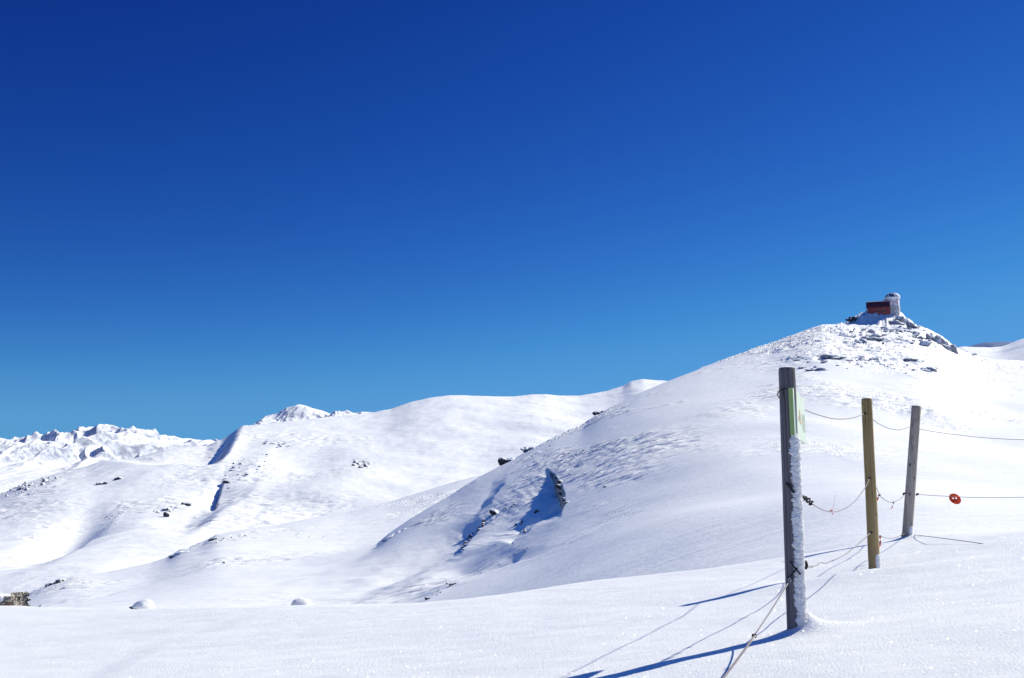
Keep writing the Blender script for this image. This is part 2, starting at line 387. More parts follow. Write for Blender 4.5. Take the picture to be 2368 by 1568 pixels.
layer('observatory_hill', [(100, 1420), (300, 1385), (450, 1352), (600, 1322), (700, 1302), (800, 1277), (845, 1265), (870, 1257), (900, 1232), (950, 1198), (1000, 1168), (1040, 1146), (1100, 1108), (1130, 1092), (1165, 1074), (1200, 1056), (1240, 1034), (1280, 1014), (1345, 985), (1380, 961), (1405, 946), (1480, 908), (1545, 881), (1620, 852), (1700, 824), (1780, 797), (1850, 768), (1900, 752), (1945, 752), (1985, 753), (2040, 753), (2078, 752), (2103, 754), (2130, 758), (2150, 765), (2175, 777), (2200, 796), (2225, 812), (2262, 825), (2290, 831), (2367, 834), (2450, 834), (2800, 820)],
      [(100, 200), (500, 215), (870, 235), (1000, 260), (1200, 285), (1400, 312), (1545, 342), (1800, 425), (2040, 500), (2250, 500), (2800, 480)],
      [(100, 1700), (900, 1660), (1000, 1625), (1150, 1500), (1300, 1432), (1400, 1420), (2000, 1350), (2800, 1330)], [(500, 55), (1000, 55), (1500, 50), (2000, 34), (2800, 30)],
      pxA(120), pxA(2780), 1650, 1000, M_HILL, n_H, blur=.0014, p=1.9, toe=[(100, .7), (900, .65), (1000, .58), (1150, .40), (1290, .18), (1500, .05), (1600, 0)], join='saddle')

# --- foreground snowfield
CREST = [(-800, 1380), (-300, 1392), (0, 1398), (100, 1400), (300, 1406), (600, 1405), (900, 1396), (1000, 1390), (1183, 1370), (1405, 1337), (1560, 1320), (1719, 1300), (1900, 1274), (2050, 1254), (2209, 1237), (2367, 1229), (2700, 1215), (3300, 1190)]
_c = [AE(*q) for q in CREST]
def ecrest(A): return np.interp(A, [q[0] for q in _c], [q[1] for q in _c]) - .0030
def h_base(X, Y):
    return -1.0 + .1 * X + .0067 * np.where(X > 0, X, 0) ** 2 / (1 + .02 * np.abs(X) ** 1.5) + .0045 * np.where(X < 0, X, 0) ** 2 * .6
def solveY(px, py):
    a, e = AE(px, py); lo, hi = 2., 14.
    for _ in range(50):
        m_ = (lo + hi) / 2
        if float(h_base(np.array(a * m_), m_)) / m_ < e: lo = m_
        else: hi = m_
    return lo
Y1, Y2, Y3 = solveY(1841, 1468), solveY(2021, 1309), solveY(2097, 1236)
print('posts at', Y1, Y2, Y3)
B1, B2, B3 = P(1841, 1468, Y1), P(2021, 1309, Y2), P(2097, 1236, Y3)
def h_fore(X, Y):
    A = X / Y
    z0 = h_base(X, Y)
    # distance at which the sheet reaches its rolling edge on this bearing
    ec = ecrest(A)
    yy = np.linspace(7, 20, 261)
    z = z0 + .012 * fbm(X / 1.9, Y / 1.4, 3, 91) + .0035 * fbm(X / .5, Y / .35, 3, 92)
    z = z + .02 * fbm(X / 4.5, Y / 3, 2, 95)
    px, py = scr(A, z0 / Y)
    z = z + scarp(px, py, [(620, 1430), (500, 1467), (386, 1496), (267, 1568), (100, 1680)], .018, 90, 420) * sstep(0, 1, Y * 0 + 1)
    # drift heaped against the first post, hollow by the second, mound at the third
    def g(bx, by, rx, ry, h): return h * np.exp(-((X - bx) / rx) ** 2 - ((Y - by) / ry) ** 2)
    dx = X - (B1.x + .07); dy = Y - (B1.y - .02); d = np.sqrt(dx * dx + dy * dy)
    z = z + .10 * np.exp(-d / .075) + .03 * np.exp(-((dx - .12) / .22) ** 2 - (dy / .12) ** 2)
    z = z + g(B2.x - .25, B2.y - .75, .9, .28, .050) - g(B2.x - .35, B2.y - .12, .55, .30, .07)
    dx = X - B3.x - .03; dy = Y - B3.y; d = np.sqrt(dx * dx + dy * dy)
    z = z + .08 * np.exp(-d / .13)
    return z
def ys_of(A):
    ec = ecrest(A); out = np.empty_like(A)
    for i, (a, e) in enumerate(zip(A, ec)):
        yy = np.linspace(6, 30, 1200); ee = h_base(a * yy, yy) / yy
        k = np.argmax(ee >= e); out[i] = yy[k] if ee[k] >= e else 30
    return out
A = np.linspace(-.85, .85, 1500)
ys = smooth_interp(A, list(zip(A, ys_of(A))), .02)
print('edge distance', ys.min(), ys.max())
yb = np.concatenate([2.2 * np.exp(np.linspace(0, math.log(15 / 2.2), 760)), np.linspace(15.1, 75, 140)])
Yg = yb[:, None] + 0 * A[None]; Xg = A[None] * Yg
Zg = h_fore(Xg, Yg)
dd = np.maximum(0, Yg - ys[None])
Zg = Zg - np.where(dd < 3, .055 * dd ** 2, .495 + .33 * (dd - 3)) * (1 - .62 * sstep(3, 30, dd))
grid_mesh('snow_ground', Xg, Yg, Zg, M_FORE)
LAY['snow_ground'] = (A, Xg, Yg, Zg)
# the snow also lies under and behind the photographer
A2 = np.linspace(-40, 40, 60); gx, gy = np.meshgrid(np.linspace(-40, 40, 60), np.linspace(-40, 2.6, 40))
near = np.clip((gy + 40) / 42.6, 0, 1)
grid_mesh('snow_ground_near', gx, gy, h_base(np.clip(gx, -9, 9), gy) - .03 - 0 * near, M_FORE)

# ------------------------------------------------------------------ sun and sky
SAZ, SEL = R(59.5), R(38.8)             # from +Y towards +X
sd = Vector((math.sin(SAZ) * math.cos(SEL), math.cos(SAZ) * math.cos(SEL), math.sin(SEL)))
sl = bpy.data.lights.new('sun', 'SUN'); so = link('sun', sl)
sl.energy = 5.0; sl.angle = R(.53); sl.color = (1.0, .945, .75)
so.rotation_euler = (-sd).to_track_quat('-Z', 'Y').to_euler()
W = bpy.data.worlds.new('World'); S.world = W; W.use_nodes = True
nt = W.node_tree; bg = nt.nodes['Background']
sky = nt.nodes.new('ShaderNodeTexSky'); sky.sky_type = 'NISHITA'; sky.sun_disc = False
sky.sun_elevation = SEL; sky.sun_rotation = SAZ
sky.altitude = 2800; sky.air_density = 1.0; sky.dust_density = .1; sky.ozone_density = 3.0
sep = nt.nodes.new('ShaderNodeSeparateColor'); nt.links.new(sky.outputs[0], sep.inputs[0])
cmb = nt.nodes.new('ShaderNodeCombineColor'); SKYK = 2 ** -.29
# the polariser darkens the band of sky the camera sees; the unseen sky towards the zenith is raised as added fill for the shadows
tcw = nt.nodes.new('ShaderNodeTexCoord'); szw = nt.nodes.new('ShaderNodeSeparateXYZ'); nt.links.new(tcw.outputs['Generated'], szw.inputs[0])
zen_fill = math_n(nt, 'MULTIPLY_ADD', ramp(nt, szw.outputs[2], [(.44, 0), (.8, 1)]), 1.0, 0.0)
# deep polarised blue of a high altitude sky
for i, (k, p, mul, top) in enumerate([(10.1, 2.49, .42, .10), (1.95, 2.15, .80, .345), (.70, 1.38, 1.25, .76)]):
    v = math_n(nt, 'MULTIPLY', sep.outputs[i], .12 * mul)
    v = math_n(nt, 'MULTIPLY', math_n(nt, 'POWER', v, p), k)
    v = math_n(nt, 'DIVIDE', v, math_n(nt, 'POWER', math_n(nt, 'ADD', math_n(nt, 'POWER', math_n(nt, 'DIVIDE', v, top), 5), 1), .2))   # soft shoulder
    v = math_n(nt, 'MULTIPLY', v, math_n(nt, 'MULTIPLY', math_n(nt, 'MULTIPLY_ADD', zen_fill, (9.0, 5.4, 1.6)[i], 1.0), SKYK))
    nt.links.new(math_n(nt, 'DIVIDE', v, .12), cmb.inputs[i])
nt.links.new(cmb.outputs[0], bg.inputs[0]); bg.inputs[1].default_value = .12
S.view_settings.view_transform = 'Standard'; S.view_settings.look = 'None'
S.view_settings.exposure = .29; S.view_settings.gamma = 1
S.render.engine = 'CYCLES'
S.cycles.max_bounces = 9; S.cycles.diffuse_bounces = 8; S.cycles.glossy_bounces = 2

# ------------------------------------------------------------------ rocks
def rock_me(name, seed, m, flat=.7, chunks=1, rough=.10, sub=3):
    rng = random.Random(seed); bm = bmesh.new()
    for c in range(chunks):
        r = bmesh.ops.create_icosphere(bm, subdivisions=sub, radius=1)
        pl = []
        for i in range(13):
            n = Vector((rng.gauss(0, 1), rng.gauss(0, 1), rng.gauss(0, .8))).normalized(); pl.append((n, rng.uniform(.55, 1)))
        off = Vector((0, 0, 0)) if chunks == 1 else Vector((rng.uniform(-.75, .75), rng.uniform(-.4, .4), rng.uniform(-.3, .25)))
        sc = 1 if chunks == 1 else rng.uniform(.35, .62)
        vs = r['verts']; X_ = np.array([v.co[:] for v in vs])
        nz = fbm(X_[:, 0] * 2.3 + c * 7 + seed, X_[:, 1] * 2.3 + X_[:, 2] * 1.7, 4, seed)
        for v, q in zip(vs, nz):
            d = v.co.normalized(); rr = 1.15
            for n, k in pl:
                t = d.dot(n)
                if t > .05: rr = min(rr, k / t)
            rr *= 1 + rough * float(q)
            v.co = d * rr * sc; v.co.z *= flat; v.co += off
    me = bpy.data.meshes.new(name); bm.normal_update(); bm.to_mesh(me); bm.free(); me.materials.append(m)
    return me
RK = {}
def rocks_of(kind):
    if kind not in RK:
        if kind == 'dark': RK[kind] = [rock_me('rock', 100 + i, M_ROCK) for i in range(6)]
        if kind == 'rime': RK[kind] = [rock_me('rock', 200 + i, M_RIME) for i in range(6)]
        if kind == 'darkout': RK[kind] = [rock_me('rock_outcrop', 300 + i, M_ROCK, .8, 9) for i in range(4)]
        if kind == 'rimeout': RK[kind] = [rock_me('rock_outcrop', 400 + i, M_RIME, .8, 11) for i in range(4)]
    return RK[kind]
rr_ = random.Random(5)
def put_rock(lay, px, py, w, h, kind, label, group=None, cat='rock', rz=None, sink=.25, depth=.8, tilt=0, i=None):
    if lay == 'observatory_hill' and py < 880: w, h = w * 1.25, h * 1.3
    if lay == 'mountain': w, h = w * 1.25, h * 1.35
    """w, h in picture units at that place; the stone stands in real size on the terrain"""
    p = on(lay, px, py + h * .35); k = p.y / F0
    l = rocks_of(kind); me = l[(i if i is not None else rr_.randrange(len(l)))]
    o = link('rock_outcrop' if 'out' in kind else 'rock', me)
    sx = w * k * .5; sz = h * k * .5 / .75
    o.location = p + Vector((0, sx * .3, sz * (.75 - sink * 2) * .6))
    o.scale = (sx, sx * depth, sz); o.rotation_euler = (0, tilt, rr_.uniform(-.5, .5) if rz is None else rz)
    return tag(o, label, cat, group)
def scatter(lay, cx, cy, rx, ry, n, wmin, wmax, kind, label, group, ang=0, asp=.55, seed=1, dens=.5):
    rng = random.Random(seed)
    for i in range(n):
        while True:
            u, v = rng.gauss(0, dens), rng.gauss(0, dens)
            if u * u + v * v < 1: break
        x = cx + u * rx * math.cos(ang) - v * ry * math.sin(ang); y = cy + u * rx * math.sin(ang) + v * ry * math.cos(ang)
        w = wmin + (wmax - wmin) * rng.random() ** 2.2
        put_rock(lay, x, y, w, w * asp * rng.uniform(.7, 1.3), kind, label, group)
H = 'observatory_hill'
# on the skyline of the hill
put_rock(H, 1384, 952, 26, 17, 'darkout', 'dark snow-dusted outcrop high on the left skyline of the observatory hill', cat='rock outcrop', i=0)
put_rock(H, 1222, 1029, 38, 19, 'rimeout', 'upper of two frosted crags on the left skyline of the observatory hill', cat='rock outcrop', i=1)
put_rock(H, 1172, 1056, 40, 25, 'darkout', 'lower, larger crag with a dark foot on the left skyline of the observatory hill', cat='rock outcrop', i=2)
put_rock(H, 908, 1236, 56, 14, 'rimeout', 'long frosted crag at the low left edge of the observatory hill', cat='rock outcrop', i=3, tilt=-.5)
# round the observatory
put_rock(H, 1977, 735, 28, 12, 'darkout', 'dark broken crag just left of the observatory on the hilltop', cat='rock outcrop', i=1, tilt=.15)
put_rock(H, 2093, 733, 34, 30, 'rimeout', 'frosted crag falling away right of the observatory tower', cat='rock outcrop', i=0, tilt=.7)
put_rock(H, 2074, 742, 30, 16, 'rimeout', 'frosted crag directly beneath the observatory tower', cat='rock outcrop', i=2)
put_rock(H, 2112, 752, 30, 14, 'rimeout', 'low frosted crag on the right shoulder below the observatory', cat='rock outcrop', i=3, tilt=.5)
put_rock(H, 2160, 776, 36, 30, 'rimeout', 'upper block of the great rime-crusted buttress on the right skyline of the hill', cat='rock outcrop', i=1, tilt=.3)
put_rock(H, 2185, 792, 40, 28, 'rimeout', 'middle block of the great rime-crusted buttress on the right skyline of the hill', cat='rock outcrop', i=2, tilt=.7)
put_rock(H, 2205, 807, 26, 18, 'rimeout', 'lowest block of the great rime-crusted buttress on the right skyline of the hill', cat='rock outcrop', i=3, tilt=.9)
put_rock(H, 2138, 793, 26, 17, 'rime', 'single frosted boulder left of the great buttress on the hill')
put_rock(H, 1993, 784, 34, 19, 'rimeout', 'left of the two frosted crags on the slope below the observatory', cat='rock outcrop', i=0)
put_rock(H, 2030, 782, 38, 17, 'rimeout', 'right of the two frosted crags on the slope below the observatory', cat='rock outcrop', i=3)
scatter(H, 2025, 768, 70, 18, 44, 5, 16, 'rime', 'small frosted rock in the belt just below the observatory', 'rocks in the belt below the observatory', seed=3)
scatter(H, 2095, 758, 55, 20, 36, 5, 16, 'rime', 'small frosted rock on the right shoulder under the tower', 'rocks on the right shoulder of the hilltop', .45, seed=4)
scatter(H, 2090, 785, 80, 12, 12, 5, 13, 'rime', 'frosted rock alone on the snow between belt and buttress', 'rocks between belt and buttress', seed=6)
put_rock(H, 1932, 822, 62, 17, 'rimeout', 'broad snowed-in crag on the slope above the top of the first post', cat='rock outcrop', i=2)
put_rock(H, 1890, 852, 40, 11, 'rimeout', 'flat snowed-in crag just right of the top of the first post', cat='rock outcrop', i=1)
scatter(H, 1930, 832, 110, 24, 30, 5, 16, 'rime', 'small rock half buried around the crags above the first post', 'rocks around the crags above the first post', seed=8)
put_rock(H, 2150, 849, 46, 22, 'rimeout', 'humped frosted crag right of the middle of the upper slope, above the posts', cat='rock outcrop', i=0)
put_rock(H, 2110, 830, 34, 10, 'rimeout', 'low frosted crag left above the humped one', cat='rock outcrop', i=3)
scatter(H, 2110, 850, 90, 14, 12, 4, 11, 'rime', 'small rock near the humped crag above the posts', 'rocks near the humped crag', seed=9)
scatter(H, 1850, 790, 60, 20, 14, 3, 9, 'rime', 'small rock on the left shoulder of the hilltop', 'rocks on the left shoulder of the hilltop', -.4, seed=10)
scatter(H, 2260, 822, 40, 12, 12, 3, 9, 'rime', 'small rock trailing right of the great buttress', 'rocks trailing right of the buttress', .5, seed=12)
# scarps on the flank
for x, y, w, h, i, t in [(1288, 1104, 14, 8, 0, 0), (1296, 1113, 20, 11, 1, .2), (1296, 1125, 24, 14, 2, 0), (1298, 1140, 22, 10, 3, .2), (1304, 1154, 14, 12, 4, .8), (1310, 1161, 16, 7, 5, -.4)]:
    put_rock(H, x, y, w, h, 'dark', 'black rock in the short upright cliff on the hill flank', 'rocks of the upright cliff', rz=0, tilt=t, i=i, sink=.1)
put_rock(H, 1143, 1184, 26, 17, 'dark', 'round black boulder alone in the blue shade of the flank', i=2, sink=.1)
scatter(H, 1172, 1172, 40, 6, 9, 4, 10, 'dark', 'small rock in the row right of the round black boulder', 'rocks in the row right of the round boulder', -.35, seed=14)
for k in range(15):
    f = k / 14; x = 1122 - 54 * f + rr_.uniform(-5, 5); y = 1203 + 66 * f + rr_.uniform(-2, 2)
    put_rock(H, x, y, rr_.uniform(6, 17), rr_.uniform(5, 10), 'dark', 'dark rock in the slanting band low on the hill flank', 'rocks of the slanting band')
put_rock(H, 1243, 1180, 15, 11, 'darkout', 'small snow-topped crag between the cliff and the slanting band', cat='rock outcrop', i=1)
scatter(H, 1205, 1208, 40, 7, 10, 4, 11, 'dark', 'small rock in the upper of two rows below the snow-topped crag', 'upper row below the snow-topped crag', -.55, seed=15)
scatter(H, 1215, 1226, 34, 6, 8, 4, 12, 'dark', 'small rock in the lower of two rows below the snow-topped crag', 'lower row below the snow-topped crag', -.5, seed=16)
scatter(H, 1200, 1275, 26, 5, 5, 4, 9, 'dark', 'small rock at the foot of the hill flank above the swell', 'rocks at the foot of the flank', -.5, seed=17)
put_rock(H, 1400, 1123, 12, 9, 'rime', 'lone rock on open snow right of the upright cliff')
put_rock(H, 1055, 1178, 5, 3, 'dark', 'tiny rock on the left rim of the hill flank')
scatter(H, 1310, 1040, 90, 22, 12, 3, 8, 'rime', 'small rock sticking out of the wind ripples right of the two crags', 'rocks in the ripples right of the two crags', -.2, seed=18)
scatter(H, 1015, 1368, 34, 5, 12, 4, 11, 'dark', 'small dark rock in the line running down to the near snow edge', 'rocks on the swell', -.72, seed=19)
put_rock(H, 1046, 1349, 16, 10, 'darkout', 'small dark crag on the low swell in the middle', cat='rock outcrop', i=0)
put_rock(H, 990, 1382, 16, 10, 'darkout', 'small dark crag where the swell meets the near snow edge', cat='rock outcrop', i=2)
# saddle
put_rock('saddle', 518, 1299, 11, 6, 'dark', 'lone boulder on the smooth snow of the saddle')
put_rock('saddle', 412, 1278, 52, 15, 'rimeout', 'long snow-covered crag on the edge of the saddle', cat='rock outcrop', i=2, tilt=-.4)
put_rock('saddle', 492, 1246, 30, 9, 'darkout', 'low dark crag where the saddle meets the mountain', cat='rock outcrop', i=1, tilt=-.35)
put_rock('saddle', 122, 1346, 34, 15, 'darkout', 'dark crag at the far left end of the saddle', cat='rock outcrop', i=0, tilt=-.3)
put_rock('saddle', 147, 1340, 14, 9, 'dark', 'boulder touching the dark crag at the left end of the saddle')
scatter('saddle', 520, 1245, 60, 8, 12, 3, 8, 'dark', 'small rock strewn beside the low dark crag of the saddle', 'rocks beside the low dark crag', -.1, seed=22)
scatter('saddle', 660, 1235, 120, 10, 10, 2, 6, 'rime', 'small rock on the open snow of the saddle', 'rocks on the open saddle', seed=24)
# mountain
Mn = 'mountain'
scatter(Mn, 60, 1122, 80, 17, 60, 3, 13, 'dark', 'dark rock in the boulder field at the far left', 'rocks of the left boulder field', -.28, seed=30)
scatter(Mn, 60, 1126, 95, 20, 40, 2, 6, 'dark', 'dark rock in the boulder field at the far left', 'rocks of the left boulder field', -.28, seed=31)
put_rock(Mn, 234, 1116, 18, 9, 'darkout', 'small dark crag with a long shadow near the left ridge', cat='rock outcrop', i=0)
put_rock(Mn, 271, 1104, 20, 10, 'darkout', 'small dark crag right of the one with a long shadow', cat='rock outcrop', i=3)
put_rock(Mn, 384, 1188, 14, 15, 'dark', 'tall brown boulder casting a long blue shadow on the mountain foot', i=1, sink=.05)
put_rock(Mn, 383, 1176, 18, 9, 'dark', 'boulder just above the tall brown one')
put_rock(Mn, 430, 1163, 18, 10, 'darkout', 'small crag right of the tall brown boulder', cat='rock outcrop', i=2)
scatter(Mn, 395, 1175, 60, 16, 22, 2, 7, 'dark', 'small rock strewn around the tall brown boulder', 'rocks around the tall brown boulder', -.3, seed=33)
scatter(Mn, 838, 1073, 28, 11, 26, 3, 12, 'dark', 'dark rock in the small cluster on the smooth white mountainside', 'rocks of the small cluster', .35, seed=34)
scatter(Mn, 645, 1028, 40, 12, 22, 3, 9, 'rime', 'small frosted rock on the crest of the middle spur', 'rocks on the crest of the spur', .1, seed=35)
scatter(Mn, 560, 1085, 90, 30, 34, 3, 9, 'rime', 'small frosted rock on the shaded side of the middle spur', 'rocks on the side of the spur', -.5, seed=36)
put_rock(Mn, 524, 1112, 20, 9, 'darkout', 'small crag beside the blue hollow on the middle spur', cat='rock outcrop', i=1)
scatter(Mn, 270, 1195, 70, 30, 16, 2, 6, 'rime', 'faint small rock on the lower left slope', 'rocks on the lower left slope', -.3, seed=37)

# ------------------------------------------------------------------ small parts toolkit
def tube_bm(bm, pts, rad, n=8, caps=True):
    rings = []; m = len(pts)
    up = Vector((0, 0, 1)); prev = None
    for i, p in enumerate(pts):
        d = (pts[min(m - 1, i + 1)] - pts[max(0, i - 1)]).normalized()
        if prev is None:
            a = d.orthogonal().normalized()
        else:
            a = (prev - d * prev.dot(d)).normalized()
        prev = a; b = d.cross(a); r = rad[i] if isinstance(rad, (list, tuple)) else rad
        rings.append([bm.verts.new(p + (a * math.cos(t) + b * math.sin(t)) * r) for t in [2 * math.pi * k / n for k in range(n)]])
    for q, w in zip(rings, rings[1:]):
        for k in range(n): bm.faces.new((q[k], q[(k + 1) % n], w[(k + 1) % n], w[k]))
    if caps: bm.faces.new(rings[0][::-1]); bm.faces.new(rings[-1])
def spline(pts, per=10):
    out = []; n = len(pts)
    for i in range(n - 1):
        p0, p1, p2, p3 = pts[max(0, i - 1)], pts[i], pts[i + 1], pts[min(n - 1, i + 2)]
        for k in range(per):
            t = k / per
            out.append(.5 * ((2 * p1) + (p2 - p0) * t + (2 * p0 - 5 * p1 + 4 * p2 - p3) * t * t + (3 * p1 - p0 - 3 * p2 + p3) * t ** 3))
    out.append(pts[-1]); return out
def tube(name, pts, r, m, parent=None, per=10, n=8):
    o0 = parent.location if parent else Vector((0, 0, 0))
    bm = bmesh.new(); tube_bm(bm, [p - o0 for p in (spline(pts, per) if per else pts)], r, n)
    return from_bm(name, bm, m, parent, True)
def box_bm(bm, o, ex, ey, ez):
    """box from corner o along three edge vectors"""
    c = [bm.verts.new(o + ex * i + ey * j + ez * k) for k in (0, 1) for j in (0, 1) for i in (0, 1)]
    for f in ((0, 2, 3, 1), (4, 5, 7, 6), (0, 1, 5, 4), (2, 6, 7, 3), (0, 4, 6, 2), (1, 3, 7, 5)): bm.faces.new([c[i] for i in f])
def plain(name, col, rough=.6, spec=.3, nscale=0, ndist=0, var=.15):
    m, nt, b = mat(name); b.inputs['Roughness'].default_value = rough; b.inputs['Specular IOR Level'].default_value = spec
    g = nt.nodes.new('ShaderNodeNewGeometry'); n = noise_n(nt, g.outputs['Position'], nscale or 20, 4)
    nt.links.new(mixc(nt, n.outputs[0], tuple(c * (1 - var) for c in col), tuple(min(1, c * (1 + var)) for c in col)), b.inputs['Base Color'])
    if ndist: nt.links.new(bump(nt, n.outputs[0], ndist), b.inputs['Normal'])
    return m
def wood(name, dark, lite, knots=True):
    m, nt, b = mat(name); b.inputs['Roughness'].default_value = .8; b.inputs['Specular IOR Level'].default_value = .2
    g = nt.nodes.new('ShaderNodeTexCoord').outputs['Object']
    a = noise_n(nt, g, 1, 5, .6, (60, 60, 1.6)); c = noise_n(nt, g, 1, 4, .6, (14, 14, .9))
    v = math_n(nt, 'ADD', math_n(nt, 'MULTIPLY', a.outputs[0], .5), math_n(nt, 'MULTIPLY', c.outputs[0], .5))
    col = mixc(nt, ramp(nt, v, [(.36, 0), (.62, 1)]), dark, lite)
    if knots:
        vo = nt.nodes.new('ShaderNodeTexVoronoi'); vo.inputs['Scale'].default_value = 1
        mp = nt.nodes.new('ShaderNodeMapping'); mp.inputs['Scale'].default_value = (9, 9, 5); nt.links.new(g, mp.inputs[0]); nt.links.new(mp.outputs[0], vo.inputs[0])
        col = mixc(nt, ramp(nt, vo.outputs['Distance'], [(.07, 1), (.14, 0)]), col, tuple(x * .35 for x in dark))
    # drying cracks along the grain
    cr = noise_n(nt, g, 1, 2, .5, (22, 22, .7))
    k = ramp(nt, math_n(nt, 'ABSOLUTE', math_n(nt, 'SUBTRACT', cr.outputs[0], .5)), [(.0, 1), (.012, 0)])
    col = mixc(nt, k, col, tuple(x * .25 for x in dark))
    nt.links.new(col, b.inputs['Base Color'])
    nt.links.new(bump(nt, v, .006), b.inputs['Normal'])
    return m
M_W1 = wood('wood_weathered', (.07, .065, .078), (.25, .23, .25))
M_W2 = wood('wood_tanalised', (.24, .17, .07), (.42, .315, .155))
M_W3 = wood('wood_grey', (.23, .195, .165), (.47, .41, .35))
M_ROPE = plain('rope_grey', (.30, .27, .29), .8, .2, 400, .001, .4)
M_CORD = plain('cord_black', (.02, .02, .025), .7, .3, 300, .001)
M_METAL = plain('galvanised', (.5, .5, .48), .35, .6, 80, 0)
M_METAL.node_tree.nodes['Principled BSDF'].inputs['Metallic'].default_value = .8
M_RED = plain('plastic_red', (.85, .06, .012), .6, .15, 30, 0, .08)
M_RIB = plain('ribbon_orange', (.85, .16, .06), .5, .3, 60, 0, .2)
M_RIBP = plain('ribbon_faded', (.85, .30, .24), .6, .3, 60, 0, .2)

def post(name, base, topxy, Y, r0, r1, m, label, bury=.35):
    top = P(topxy[0], topxy[1], Y); e = empty('fence_post', base, label, 'post', 'fence posts of the rope fence')
    ax = (top - base); L = ax.length; d = ax.normalized()
    a = Vector((1, 0, 0)); a = (a - d * a.dot(d)).normalized(); b = d.cross(a)   # b points away from the viewer
    bm = bmesh.new(); nr, ns = 70, 40; rings = []
    for i in range(nr + 1):
        s = -bury + (L + bury) * i / nr; f = max(0, s / L); r = r0 + (r1 - r0) * f
        ring = []
        for k in range(ns):
            t = 2 * math.pi * k / ns
            w = 1 + .018 * float(perlin(np.array(math.cos(t) * 2 + 5), np.array(s * 2.2 + math.sin(t) * 2), 7)) + .012 * float(perlin(np.array(t * 3), np.array(s * 1.1), 9))
            rr = r * w * (1 - (.035 if i == nr else 0))
            ring.append(bm.verts.new(d * s + (a * math.cos(t) + b * math.sin(t)) * rr))
        rings.append(ring)
    ex = [bm.verts.new(v.co + d * .006 - (v.co - d * L).normalized() * r1 * .06) for v in rings[-1]]; rings.append(ex)
    for q, w in zip(rings, rings[1:]):
        for k in range(ns): bm.faces.new((q[k], q[(k + 1) % ns], w[(k + 1) % ns], w[k]))
    bm.faces.new(rings[-1]); bm.faces.new(rings[0][::-1])
    o = from_bm('shaft', bm, m, e, True)
    for p in o.data.polygons:
        if len(p.vertices) > 4: p.use_smooth = False
    return e, (d, a, b, L)
P1, F1 = post('p', B1, (1818.5, 853), Y1, .0545, .050, M_W1, 'thick dark grey post nearest the camera, with snow crust and green sign')
P2, F2 = post('p', B2, (2003, 923), Y2, .051, .047, M_W2, 'yellow-brown wooden post between the two grey posts')
P3, F3 = post('p', B3, (2118, 940), Y3, .058, .053, M_W3, 'grey-brown post farthest away, leaning to the right')

def crust(parent, fr, s0, s1, r, mid, half, prot, seed, m=M_DRIFT, foot=0, top_taper=.04, tooth=.16):
    """rime and wind-packed snow that sticks to one side of a post; angles from the face towards the viewer"""
    d, a, b, L = fr; bm = bmesh.new(); n = int((s1 - s0) / .0035); nu = 26; rows = []
    vs = np.linspace(s0, s1, n)
    jl = tooth * (perlin(vs * 60, vs * 0 + 1.5, seed) + .8 * perlin(vs * 130, vs * 0 + 4, seed + 2) + .9 * perlin(vs * 18, vs * 0 + 4, seed + 4))
    jl = jl + .30 * perlin(vs * 4, vs * 0 + .7, seed + 20)
    jr = tooth * .9 * (perlin(vs * 45, vs * 0 + 2.5, seed + 5) + .7 * perlin(vs * 110, vs * 0 + 4, seed + 6) + 1.1 * perlin(vs * 12, vs * 0, seed + 7))
    for i, s in enumerate(vs):
        f = (s - s0) / (s1 - s0); tt = min(1, (s1 - s) / top_taper) ** .5 if top_taper else 1
        ft = foot * math.exp(-(s - s0) / .06)
        row = []
        for k in range(nu + 1):
            u = -1 + 2 * k / nu
            hw = half * (1 + (jl[i] if u < 0 else jr[i]) * abs(u)) * (.35 + .65 * tt) * (1 + ft * 6)
            ang = mid + u * hw
            nz = .4 * float(perlin(np.array(u * 3.), np.array(s * 34), seed + 9)) + .35 * float(perlin(np.array(u * 7.), np.array(s * 80), seed + 10))
            pr = prot * max(0, 1 - abs(u) ** 2.6) ** .6 * (1 + .55 * nz) * tt + ft * .5 * (1 - u * u)
            rr = r - .004 + pr
            dirv = (-b) * math.cos(ang) + a * math.sin(ang)
            row.append(bm.verts.new(d * s + dirv * rr))
        rows.append(row)
    for q, w in zip(rows, rows[1:]):
        for k in range(nu): bm.faces.new((q[k], q[k + 1], w[k + 1], w[k]))
    bm.faces.new(rows[-1])
    return from_bm('snow_crust', bm, m, parent, True)
crust(P1, F1, -.02, 1.20, .053, R(22), R(37), .030, 3, foot=.05, tooth=.30)
crust(P1, F1, .02, .50, .053, R(64), R(8), .006, 8, tooth=.5)
crust(P2, F2, -.02, .11, .050, R(38), R(42), .012, 5, top_taper=.006)
crust(P3, F3, -.02, .10, .057, R(38), R(44), .010, 6, top_taper=.006)

# wire loop on the first post's left side, bore holes of the second
def on_post(px, py, Y, front=.05): return P(px, py, Y - front)
tube('wire_loop', [on_post(1819, 899, Y1, .055), on_post(1808, 901, Y1, .045), on_post(1800, 906, Y1, .0), on_post(1797.5, 913, Y1, -.0), on_post(1800, 918, Y1, 0), on_post(1806, 921, Y1, -.03)], .0035, M_CORD, P1)
for x, y in ((1999.5, 956.5), (2010, 1106.5), (2013.5, 1231.5)):
    bm = bmesh.new(); c = P(x, y, Y2 - .0485) - B2
    tube_bm(bm, [c + Vector((0, -.003, 0)), c + Vector((0, .006, 0))], .011, 14); from_bm('bore_hole', bm, M_CORD, P2)

